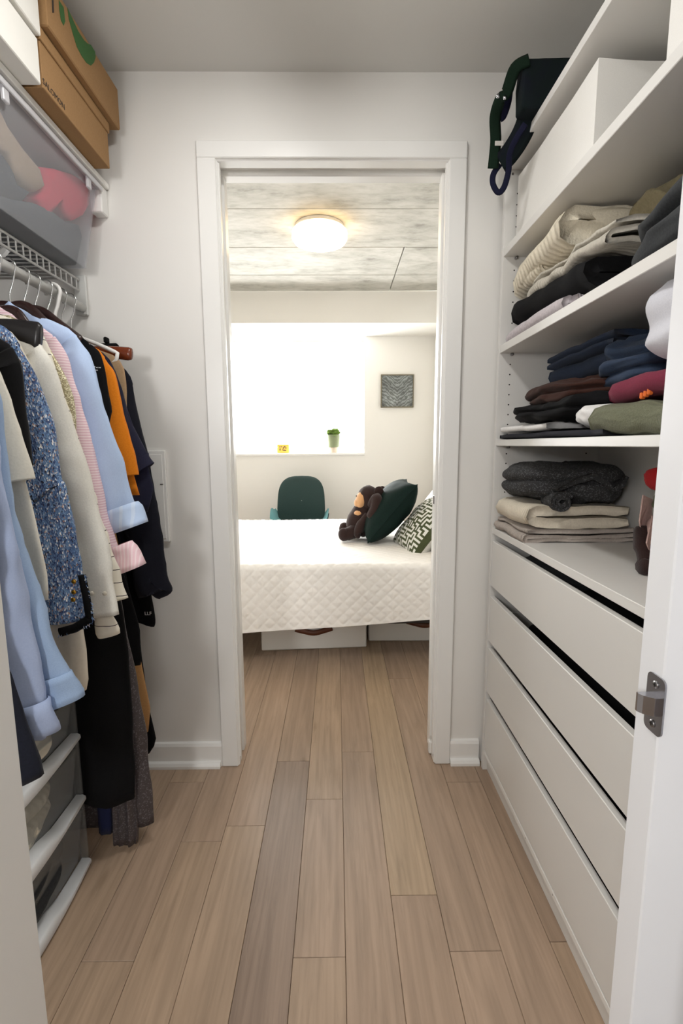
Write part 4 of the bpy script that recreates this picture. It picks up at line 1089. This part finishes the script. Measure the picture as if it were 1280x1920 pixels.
oP, _ = garment('pinstripe_shirt', 'cream pinstriped shirt between the white linen and pink striped shirts', 'shirt', 'pinstripe', 1.14, [(0, 590), (50, 607), (78, 618), (93, 648), (110, 692), (130, 752), (150, 815), (172, 890), (192, 955), (205, 990), (219, 1030), (234, 1086), (243, 1118)], sl=2, hem=.71, hw=(.07, .05), hy=.019, seed=19, hanger_kind='darkwood', hlabel='dark wooden hanger holding the cream pinstriped shirt')
cuff(oP, 'pinstripe', 1.10, ((193, 1150), (204, 1192)), None, (.020, .026), .016, 5, 'second_cuff')
garment('sequin_top', 'gold sequinned sleeveless top peeking out by the pink shirt', 'top', 'goldsequin', 1.165, [(20, 592), (75, 622), (100, 668), (120, 702), (136, 738), (141, 770), (140, 830), (140, 920)], seed=21, th=.012, fold=.004, hanger_kind='darkwood', hlabel='dark wooden hanger holding the gold sequinned top')
oK, _ = garment('pink_shirt', 'pink striped shirt with a rolled-up cuff', 'shirt', 'pinkstripe', 1.20, [(0, 574), (38, 593), (80, 613), (106, 632), (123, 656), (136, 681), (151, 729), (162, 770), (175, 815), (185, 856), (195, 905), (203, 955), (214, 1000), (228, 1040)], sl=3, hem=.76, hw=(.07, .045), hy=.021, seed=23, hanger_kind='darkwood', hlabel='dark wooden hanger holding the pink striped shirt')
cuff(oK, 'pinkcuff', 1.19, ((222, 1022), (243, 1068)), None, (.036, .046), .028, 6, 'rolled_cuff')
oB, _ = garment('blue_shirt', 'sky blue shirt with a rolled-up striped cuff', 'shirt', 'skyblue', 1.25, [(20, 566), (45, 581), (88, 598), (120, 608), (145, 630), (158, 649), (167, 668), (177, 702), (193, 766), (211, 814), (227, 859), (237, 899), (247, 935), (256, 966)], sl=4, hem=.61, hw=(.075, .047), hy=.024, seed=25, hanger_kind='darkwood', hlabel='dark wooden hanger holding the sky blue shirt')
cuff(oB, 'bluestripe', 1.235, ((226, 950), (243, 990)), None, (.046, .054), .034, 7, 'rolled_cuff')
garment('black_tee', 'black short-sleeved tee with a small white emblem', 'shirt', 'black', 1.305, [(80, 592), (120, 606), (152, 630), (172, 646), (186, 660), (198, 707), (208, 752), (208, 796)], sl=3, hem=.80, hw=(.07, .065), hy=.02, seed=27, hanger_kind='darkwood', hlabel='dark wooden hanger holding the black tee', lift=.024)
ob = bpy.data.objects['black_tee']; em = MB(); p0 = P(178, 689, y=1.279); rnd = random.Random(3)
for k in range(7):
    q = p0+Vector((rnd.uniform(-.011, .011), 0, rnd.uniform(-.008, .008))); em.bbox((q.x-.004, q.y-.0012, q.z-.0012), (q.x+.004, q.y, q.z+.0012), .0003)
obj('embroidered_emblem', em, M['whiteprint'], ob)
oO, _ = garment('orange_shirt', 'orange short-sleeved shirt between the black and navy tees', 'shirt', 'orange', 1.35, [(130, 632), (160, 644), (180, 652), (193, 664), (204, 682), (214, 702), (222, 739), (230, 779), (244, 827), (256, 872), (259, 890)], sl=3, hem=.98, hw=(.075, .07), hy=.022, seed=29, bodyright=[(215, 740), (240, 860), (258, 916), (262, 928)], hanger_kind='redwood', hlabel='cherry wood hanger holding the orange shirt', lift=.024)
garment('navy_tee', 'navy short-sleeved tee with a dropped sleeve near the far wall', 'shirt', 'navytee', 1.405, [(150, 640), (175, 652), (197, 664), (209, 680), (220, 700), (233, 730), (249, 787), (266, 828), (282, 858), (289, 868)], sl=3, hem=.80, hw=(.07, .065), hy=.022, seed=31, bodyright=[(250, 800), (278, 870), (286, 903), (291, 918), (287, 926), (278, 960)], hanger_kind='redwood', hlabel='cherry wood hanger holding the navy tee', lift=.024)
garment('beige_top', 'beige knit top showing as a thin sliver by the white hanger', 'top', 'beige', 1.44, [(180, 655), (208, 664), (223, 675), (232, 693), (238, 730), (240, 800)], seed=33, th=.012, fold=.004, hanger_kind='whitetube', hlabel='white tubular hanger reaching out near the far wall', tip=P(220, 662, y=1.44), lift=.055)
garment('midnight_shirt', 'midnight blue long-sleeved shirt second from the far wall', 'shirt', 'navydark', 1.475, [(175, 650), (208, 668), (236, 693), (249, 713), (254, 745), (262, 787), (270, 827), (280, 880), (289, 930), (294, 956), (299, 990), (305, 1020), (311, 1080), (320, 1107), (300, 1122)], sl=3, hem=.80, hw=(.07, .05), hy=.022, seed=35, hanger_kind='redwood', hlabel='cherry wood hanger with a bare rounded tip near the far wall', tip=P(247, 664, y=1.475))
oE, _ = garment('black_shirt', 'black long-sleeved shirt with tiny white lettering on its cuff', 'shirt', 'black', 1.525, [(185, 655), (218, 675), (240, 705), (250, 760), (262, 850), (275, 950), (284, 1050), (288, 1120), (292, 1160), (290, 1172)], sl=2, hem=.80, hw=(.065, .04), hy=.018, seed=37, hanger_kind='darkwood', hlabel='dark wooden hanger farthest along the rod')
p = P(270, 1154, y=1.49); letters('LLF', .016, M['whiteprint'], oE, (p.x, 1.494, p.z), (PI/2, 0, 0), name='cuff_lettering')
# long pieces in the back row
garment('long_black_dress', 'long black dress hanging almost to the floor beside the drawer tower', 'dress', 'black', 1.222, [(60, 640), (120, 720), (160, 850), (195, 1000), (225, 1130), (240, 1220), (246, 1320), (250, 1440), (250, 1498)], seed=41, th=.022, fold=.012, k0=3)
garment('lurex_skirt_dress', 'grey sparkling lurex dress with its hem near the floor', 'dress', 'sequin', 1.268, [(90, 640), (130, 720), (170, 850), (205, 1000), (232, 1150), (242, 1205), (253, 1252), (267, 1327), (275, 1378), (281, 1447), (286, 1490), (290, 1540)], seed=43, th=.02, fold=.014, k0=4)
lb = MB(); body(lb, flat(px3([(225, 1200), (238, 1250), (246, 1350), (252, 1450), (258, 1560), (258, 1578)], 1.245)), 1.245, .016, 44, .008, 3, left=flat(px3([(205, 1200), (206, 1250), (208, 1350), (210, 1450), (212, 1560), (213, 1578)], 1.245)))
obj('front_panel', lb, M['sequin'], bpy.data.objects['lurex_skirt_dress'], True)
garment('black_skirt', 'short black skirt ending just above the tan trousers', 'skirt', 'black', 1.33, [(100, 700), (170, 900), (215, 1030), (243, 1110), (262, 1180), (265, 1240), (263, 1247)], seed=46, th=.014)
garment('tan_trousers', 'tan trousers showing as a strip behind the sparkling dress', 'trousers', 'tan', 1.39, [(150, 700), (190, 850), (225, 1050), (252, 1200), (266, 1250), (275, 1290), (282, 1328), (277, 1372)], seed=45, th=.014)
garment('black_trousers', 'black trousers behind the tan trousers, their hem just clear of the baseboard', 'trousers', 'black', 1.43, [(160, 700), (200, 850), (230, 1050), (262, 1200), (275, 1300), (284, 1345), (293, 1391), (280, 1412)], seed=47, th=.014)
garment('slate_jeans', 'slate blue jeans between the black dress and the sparkling dress', 'jeans', 'slate', 1.252, [(100, 720), (150, 900), (190, 1100), (222, 1240), (226, 1330), (232, 1420), (240, 1470)], seed=49, th=.008, fold=.004)
nl = MB()
body(nl, flat(px3([(205, 1440), (210, 1500), (213, 1558)], 1.25)), 1.25, .014, 50, .004, 2, left=flat(px3([(180, 1440), (183, 1500), (187, 1562)], 1.25)))
tag(obj('navy_trouser_leg', nl, M['royal'], smooth=True), 'deep navy trouser leg below the hem of the long black dress', 'trousers', 'clothes hanging on the left rod')
# black trousers clipped over the far hanger
ct = MB(); ct.bbox((-.745, 1.548, 1.430), (-.680, 1.566, 1.482), .006); ct.bbox((-.722, 1.546, 1.482), (-.711, 1.568, 1.500), .003)
tag(obj('folded_belt', ct, M['black'], smooth=False), 'black folded waistband clipped at the far end of the rod', 'trousers', 'clothes hanging on the left rod')
# white panel on the far wall behind the clothes
ep = thing('wall_panel', 'white rectangular wall panel half hidden behind the navy clothes', 'panel', (-.64, YW, .84))
p0, p1 = P(287, 845, y=YW-.012), P(318, 1016, y=YW-.012)
obj('cover', MB().bbox((-.72, YW-.012, p1.z), (p1.x, YW, p0.z), .002), M['trim'], ep)
obj('inner_door', MB().bbox((-.70, YW-.0145, p1.z+.012), (p1.x-.010, YW-.012, p0.z-.012), .001), M['trim'], ep)
p = P(303, 908, y=YW-.015); obj('latch', MB().bbox((p.x-.005, YW-.0165, p.z-.0015), (p.x+.005, YW-.0145, p.z+.0015), .0004), M['screw'], ep)

# ------------------------------------------------------------------ bedroom
BEDZ, B0, B1, BFX, BHX = .55, 2.385, 3.90, -1.15, .90
bd = thing('bed', 'low bed with a dark frame and mattress standing across the bedroom', 'bed', (-.12, 3.14, 0))
obj('mattress', MB().bbox((BFX+.02, B0+.03, .27), (BHX-.02, B1-.03, BEDZ-.025), .03), M['mattress'], bd)
obj('frame', MB().bbox((BFX+.04, B0+.05, .215), (BHX-.03, B1-.05, .268), .004), M['bedframe'], bd)
for x in (BFX+.10, BHX-.12):
    for y in (B0+.12, B1-.12): obj('leg', MB().bbox((x-.03, y-.03, 0), (x+.03, y+.03, .215), .004), M['bedframe'], bd)
obj('headboard', MB().bbox((BHX-.012, B0+.02, .05), (BHX+.02, B1-.02, .80), .008), M['bedframe'], bd)
# quilt: stitched diamonds as real relief
def quilt():
    D = .032; nx = 330; xs = [BFX-.0+(BHX-.36-BFX)*i/(nx-1) for i in range(nx)]
    prof = []
    hem_len = .36
    L0 = -hem_len; L1 = (B1-B0)+.30; ny = 360
    V = []
    def base(x, s):
        hem = .36+ (x*-.066-.02)     # near hem climbs to the right
        if s < 0:
            d = -s/hem_len*hem; r = .03
            if d < r*1.57: a = d/r; return Vector((x, B0+r-r*math.sin(a), BEDZ-r+r*math.cos(a))), Vector((0, -math.sin(a), math.cos(a)))
            dd = d-r*1.57
            return Vector((x, B0-.012*dd/.3-.006*math.sin(x*7+1)*dd/.3, BEDZ-r-dd)), Vector((0, -1, .03))
        if s < B1-B0-.03: return Vector((x, B0+.03+s, BEDZ)), Vector((0, 0, 1))
        d = s-(B1-B0-.03); return Vector((x, B1+.01, BEDZ-d*.9)), Vector((0, 1, 0))
    for j in range(ny):
        s = L0+(L1-L0)*j/(ny-1)
        for x in xs:
            p, n = base(x, s)
            a = (x+s)/D; b = (x-s)/D
            h = min(abs(math.sin(PI*a*.5)), abs(math.sin(PI*b*.5)))
            q = (h**.42)*.0062*(.75+.5*noise.noise(Vector((x*9, s*9, 1))))
            q += .003*noise.noise(Vector((x*4, s*5, 0)))
            if s < L0+.012: q = .004
            V.append(p+n*q)
    mb = MB(); mb.grid(V, nx, ny)
    o = obj('quilt', mb, M['quilt'], smooth=True)
    return tag(o, 'white diamond-quilted bedspread draped over the bed', 'bedspread')
quilt()
# pillows
def cushion(name, label, mats, c, w, h, t, uaxis, vaxis, seed, cat='cushion', n=44, pat=None, pinch=.10):
    u = Vector(uaxis).normalized(); v = Vector(vaxis); v = (v-u*v.dot(u)).normalized(); nn = u.cross(v)
    mb = MB(); c = Vector(c)
    def edge(a, b):       # corners stay out, edges pull in
        return a*(1-pinch*(1-b*b)**1.0*abs(a)**2), b*(1-pinch*(1-a*a)**1.0*abs(b)**2)
    for side in (1, -1):
        V = []
        for j in range(n):
            b = -1+2*j/(n-1)
            for i in range(n):
                a = -1+2*i/(n-1); aa, bb = edge(a, b)
                hgt = ((1-a**2)*(1-b**2))**.42 if abs(a) < 1 and abs(b) < 1 else 0
                q = c+u*(aa*w/2)+v*(bb*h/2)
                wr = .012*nz(q, 7, seed)*hgt+.006*nz(q, 16, seed+2)*hgt
                V.append(q+nn*side*(hgt*t/2+wr))
        F = []; ms = []
        for j in range(n-1):
            for i in range(n-1):
                q = (j*n+i, j*n+i+1, (j+1)*n+i+1, (j+1)*n+i); F.append(q if side == 1 else q[::-1])
                ms.append(pat(i, j) if (pat and side == 1) else (1 if len(mats) > 1 else 0))
        o = len(mb.v); mb.v += V; mb.f += [tuple(k+o for k in q) for q in F]; mb.m += ms
    pp = []
    rim = [(i, 0) for i in range(n)]+[(n-1, j) for j in range(1, n)]+[(n-1-i, n-1) for i in range(1, n)]+[(0, n-1-j) for j in range(1, n-1)]
    for i, j in rim:
        a = -1+2*i/(n-1); b = -1+2*j/(n-1); aa, bb = edge(a, b); pp.append(c+u*(aa*w/2)+v*(bb*h/2))
    o = obj(name, mb, [M[k] for k in mats], smooth=True)
    tag(o, label, cat)
    pi_ = MB(); pi_.tube(pp, .0035, 6, closed=True); obj('piping', pi_, M[mats[0]], o, True)
    return o
a = math.radians(50)
cushion('velvet_cushion', 'dark green velvet cushion leaning behind the plush monkey', ['tealdeep'], (.335, 3.06, .75), .46, .46, .235, (math.cos(a), 0, math.sin(a)), (0, 1, 0), 2)
MAZE = ["11111011101111","10001010101000","10111010101110","10100010100010","11101110111011","00001000001001","11111011101111","10000010001000","10111110111110","10100000100010","11101110101011","00101010101001","11101011101111","10001000001000"]
def maz(i, j):
    if j < 2 or i < 1: return 0
    s = 2; return 0 if MAZE[(j//s) % 14][(i//s) % 14] == '1' else 1
a = math.radians(46)
cushion('maze_cushion', 'cushion with a moss green maze pattern and white back leaning on the pillows', ['maze', 'mazewhite'], (.535, 2.86, .665), .42, .42, .19, (.66, .13, .74), (-.20, .98, 0), 3, n=64, pat=maz)
cushion('bed_pillow', 'white bed pillow standing against the headboard behind the cushions', ['sheet'], (.735, 2.98, .685), .34, .62, .13, (.55, 0, .83), (0, 1, 0), 5, cat='pillow')
cushion('bed_pillow', 'white bed pillow lying low against the headboard at the far side', ['sheet'], (.735, 3.55, .685), .34, .62, .13, (.5, 0, .85), (0, 1, 0), 6, cat='pillow')
lump('cream_blanket', 'cream folded sheet at the right edge of the bed', 'sheet', 'creamsheet', (.55, .88, 2.45, 2.78, BEDZ+.008, BEDZ+.10), 81, .014, 8)
# plush monkey
mk = thing('plush_monkey', 'dark brown plush monkey with tan face sitting on the bed facing left', 'toy', (.13, 3.06, BEDZ))
BY_ = 3.06
def blob(name, c, r, mat, parent, seed=1, ax=None, nu=28, nv=18):
    mb = MB(); V = []
    for j in range(nv):
        ph_ = -PI/2+PI*j/(nv-1)
        for i in range(nu):
            th_ = 2*PI*i/nu; d = Vector((math.cos(ph_)*math.cos(th_), math.cos(ph_)*math.sin(th_), math.sin(ph_)))
            V.append(Vector(c)+Vector((d.x*r[0], d.y*r[1], d.z*r[2]))*(1+.05*nz(d, 2.2, seed)))
    mb.grid(V, nu, nv, wrapu=True)
    if ax: mb.rot(ax, c)
    return obj(name, mb, M[mat], parent, True)
def mp(u, v, y=BY_): return P(u, v, y=y)
bod = MB(); q0, q1, q2, q3 = mp(684, 945), mp(680, 965), mp(672, 985), mp(664, 998)
bod.tube(catmull([q0, q1, q2, q3], 5), [.05, .058, .066, .073, .078, .082, .085, .088, .089, .088, .086, .084, .08, .075, .066, .05], 20)
obj('body', bod, M['plushbrown'], mk, True)
hc = mp(692, 935); blob('head', hc, (.074, .080, .088), 'plushbrown', mk, 2, Matrix.Rotation(-.25, 3, 'Y'))
fc = mp(677, 938, BY_-.01); fo2 = blob('face', fc, (.036, .062, .064), 'plushtan', mk, 3, Matrix.Rotation(.2, 3, 'Y'))
mz = mp(670, 943, BY_-.012); blob('muzzle', mz, (.022, .04, .030), 'plushtan', mk, 4)
for dy in (-.022, .022):
    e_ = MB(); e_.lathe([(.006, 0), (.005, .004), (0, .006)], mp(669.5, 930, BY_+dy)-Vector((.008, 0, 0)), 10, axis='x'); obj('eye', e_, M['blackprint'], mk, True)
for u, v, dy in ((710, 922, -.075), (716, 921, .06)): blob('ear', mp(u, v, BY_+dy), (.030, .014, .034), 'plushbrown', mk, 6)
tm = mp(672, 962, BY_-.045); blob('chest_patch', tm, (.03, .035, .02), 'plushtan', mk, 5)
ar = MB(); ar.tube(catmull([mp(697, 950, BY_-.085), mp(706, 935, BY_-.11), mp(704, 955, BY_-.13), mp(693, 972, BY_-.13)], 6), [.03, .033, .035, .036]+[.036]*11+[.035, .033, .03, .022], 14); obj('arm', ar, M['plushbrown'], mk, True)
for pts in ([(690, 966, -.075), (676, 985, -.10), (672, 1000, -.11), (676, 1003, -.115)],):
    ar = MB(); ar.tube(catmull([mp(u, v, BY_+d) for u, v, d in pts], 6), [.026]*5+[.030]*10+[.028, .024, .02, .014], 12); obj('arm', ar, M['plushbrown'], mk, True)
for k, pts in enumerate(([(664, 996, -.06), (655, 1000, -.08), (646, 1003, -.09), (640, 1003, -.09)], [(664, 992, .05), (654, 994, .06), (645, 993, .07), (641, 992, .07)])):
    lg = MB(); lg.tube(catmull([mp(u, v, BY_+d) for u, v, d in pts], 6), [.045]*4+[.042]*6+[.038]*6+[.034, .028, .016], 14); obj('leg', lg, M['plushbrown'], mk, True)
    u, v, d = pts[-1]; blob('foot', mp(u+4, v-1, BY_+d-.005), (.034, .034, .042), 'plushbrown', mk, 9+k)
# velvet chair
chx, chy = -.318, 4.30
chr_ = thing('velvet_chair', 'dark green velvet shell chair under the window behind the bed', 'chair', (chx, chy-.1, 0))
def shell_back():
    mb = MB(); n = 48; W_, z0, z1 = .212, .44, .886; zc, hh = (z0+z1)/2, (z1-z0)/2; V = []
    for off in (0, 1):
        for k, r in enumerate((1, .97, .88, .7, .45, .2, .02)):
            rr = r
            for i in range(n):
                a = 2*PI*i/n; ca, sa = math.cos(a), math.sin(a)
                X = math.copysign(abs(ca)**.62, ca)*rr; Z = math.copysign(abs(sa)**.62, sa)*rr
                X *= 1+.05*(-Z)
                y = chy+.05*Z-.05*abs(X)**2.2+(-.016 if not off else .034)*math.sqrt(max(0, 1-r**2.5))
                V.append((chx+X*W_, y, zc+Z*hh))
    m = 7
    for off in (0, 1):
        mb.grid(V[off*m*n:(off+1)*m*n], n, m, wrapu=True, flip=bool(off))
    return mb
obj('backrest', shell_back(), M['teal'], chr_, True)
V = []; n = 31; m = 14
for j in range(m):
    t = j/(m-1)
    for i in range(n):
        s_ = -1+2*i/(n-1)
        lip = .165*abs(s_)**3.4*(.45+.55*math.sin(PI*min(1, t*.75+.12)))+.03*max(0, (t-.8)/.2)**2
        V.append((chx+s_*(.240+.012*math.sin(PI*t)), chy-.37+.38*t, .455+lip-.02*math.sin(PI*t)*(1-s_*s_)))
mb = MB(); mb.grid(V, n, m)
mb.grid([Vector(p)-Vector((0, 0, .045)) for p in V], n, m, flip=True)
obj('seat', mb, M['tealseat'], chr_, True)
for sx_ in (-1, 1):
    for sy_ in (0, 1):
        lg = MB(); lg.tube([(chx+sx_*.12, chy-.28+.18*sy_, .425), (chx+sx_*.20, chy-.36+.40*sy_, .0)], [.012, .009], 10); obj('leg', lg, M['blackprint'], chr_, True)
# storage boxes under the bed
def underbox(label, x0, x1, y0, y1, z1, ang, hx):
    e = thing('underbed_box', label, 'box', ((x0+x1)/2, (y0+y1)/2, 0), 'white fabric boxes under the bed')
    mb = MB().bbox((x0, y0, .002), (x1, y1, z1), .006); b_ = obj('body', mb, M['boxfabric'], e)
    obj('lid', MB().bbox((x0-.004, y0-.004, z1-.035), (x1+.004, y1+.004, z1+.006), .005), M['boxfabric'], e)
    hz = .118
    pts = [(hx-.105, y0-.006, hz+.01), (hx-.06, y0-.014, hz), (hx, y0-.026, hz-.008), (hx+.06, y0-.014, hz), (hx+.105, y0-.006, hz+.01)]
    hm = MB(); hm.tube(catmull(pts, 5), .003, 6, rb=.017, bnorm=(0, .15, 1)); obj('handle', hm, M['leather'], e, True)
    e.rotation_euler.z = ang
    return e
underbox('white fabric box with brown leather handle under the bed at left', -.448, .153, 2.60, 3.10, .165, .06, -.15)
underbox('second white fabric box under the bed, set farther back at right', .19, .80, 2.70, 3.20, .165, -.02, .52)
# picture
pc = thing('framed_picture', 'square framed grey palm leaf picture on the wall right of the window', 'picture', (.583, BY, 1.51))
q0, q1 = P(714, 702, y=BY-.02), P(775, 764, y=BY-.02)
fw = .009
for a, b in (((q0.x, q1.z), (q0.x+fw, q0.z)), ((q1.x-fw, q1.z), (q1.x, q0.z)), ((q0.x+fw, q0.z-fw), (q1.x-fw, q0.z)), ((q0.x+fw, q1.z), (q1.x-fw, q1.z+fw))):
    obj('frame_side', MB().bbox((a[0], BY-.024, a[1]), (b[0], BY, b[1]), .0015), M['picframe'], pc)
obj('print', MB().box((q0.x+fw, BY-.012, q1.z+fw), (q1.x-fw, BY-.004, q0.z-fw)), M['palm'], pc, origin=((q0.x+q1.x)/2, BY-.012, (q0.z+q1.z)/2))
# potted plant on the sill
py_ = BY+.06; pb, pt = P(625, 849, y=py_), P(625, 815, y=py_)
sz = WZ0+.0045; px_ = pb.x; sc_ = FPX/ (py_*.99); h_ = pt.z-sz
pp = thing('potted_plant', 'small leafy plant in a sage green pot on the window sill', 'plant', (px_, py_, sz))
s_ = P(638, 815, y=py_).x-px_
ptm = MB(); ptm.lathe([(s_*.66, h_*.30), (s_*.80, h_*.32), (s_*.92, h_*.7), (s_*.98, h_), (s_*.90, h_), (s_*.86, h_*.9), (0, h_*.9)], (px_, py_, sz), 28); obj('pot', ptm, M['potgreen'], pp, True, angle=40)
bs_ = MB(); bs_.lathe([(s_*.60, 0), (s_*.64, h_*.05), (s_*.66, h_*.30), (0, h_*.30)], (px_, py_, sz), 28); obj('pot_foot', bs_, M['potbase'], pp, True, angle=40)
mb = MB(); crumple(mb, (px_-s_*.95, px_+s_*.95, py_-s_*.8, py_+s_*.8, sz+h_*.9, sz+h_*.9+.075), 91, .016, 30, nu=36, nv=20, sq=2.2); obj('foliage', mb, M['leaf2'], pp, True)
rnd = random.Random(11)
for k in range(26):
    a = rnd.uniform(0, 2*PI); el = rnd.uniform(.25, 1.25); L = rnd.uniform(.07, .13); b0 = Vector((px_+.02*math.cos(a), py_+.02*math.sin(a), sz+h_*.92))
    d = Vector((math.cos(a)*math.cos(el), math.sin(a)*math.cos(el), math.sin(el))); sd = d.cross(Vector((0, 0, 1))).normalized(); V = []; n = 6
    for i in range(n):
        t = i/(n-1); c_ = b0+d*L*t+Vector((0, 0, -.03*t*t)); wd_ = .015*math.sin(PI*min(1, t*.9+.08)); V += [c_-sd*wd_, c_+Vector((0, 0, .002)), c_+sd*wd_]
    mb = MB(); mb.grid(V, 3, n); obj('leaf', mb, M['leaf' if k % 3 else 'leaf2'], pp, True)
for k in range(4):
    a = rnd.uniform(0, 2*PI); b0 = Vector((px_, py_, sz+h_*.9)); mb = MB(); tp_ = b0+Vector((.03*math.cos(a)+.012, .03*math.sin(a), .10+.02*k)); mb.tube([b0, (b0+tp_)/2+Vector((.004, 0, .01)), tp_], .0015, 5); obj('stem', mb, M['leaf2'], pp, True)
# yellow card box on the sill
yx0, yx1 = P(520, 849, y=py_).x, P(542, 849, y=py_).x; yz = P(520, 833, y=py_).z
yb_o = thing('yellow_box', 'small yellow box with a brown print standing on the window sill', 'box', ((yx0+yx1)/2, py_, sz))
obj('card', MB().bbox((yx0, py_-.02, sz), (yx1, py_+.03, yz), .004), M['yellow'], yb_o)
pm = MB(); rnd = random.Random(5)
for k in range(14):
    x = (yx0+yx1)/2+rnd.uniform(-.03, .03); z = sz+(yz-sz)*.5+rnd.uniform(-.022, .022); pm.bbox((x-.006, py_-.0212, z-.005), (x+.006, py_-.0198, z+.005), .0005)
obj('print', pm, M['brownprint'], yb_o)
# ceiling lamp
lpc = P(599, 440, z=BZ-.045)
lm_ = thing('ceiling_lamp', 'round glowing flush lamp on the concrete bedroom ceiling', 'lamp', (lpc.x, lpc.y, BZ-.10))
R1 = .160
mb = MB(); mb.lathe([(R1-.02, BZ-.001), (R1-.012, BZ-.022), (R1-.03, BZ-.024), (0, BZ-.024)], (lpc.x, lpc.y, 0), 40); obj('base', mb, M['trim'], lm_, True, angle=40)
mb = MB(); mb.lathe([(R1-.014, BZ-.024), (R1, BZ-.034), (R1, BZ-.068), (R1-.012, BZ-.085), (R1-.05, BZ-.094), (0, BZ-.098)], (lpc.x, lpc.y, 0), 48); obj('diffuser', mb, M['lampglow'], lm_, True)
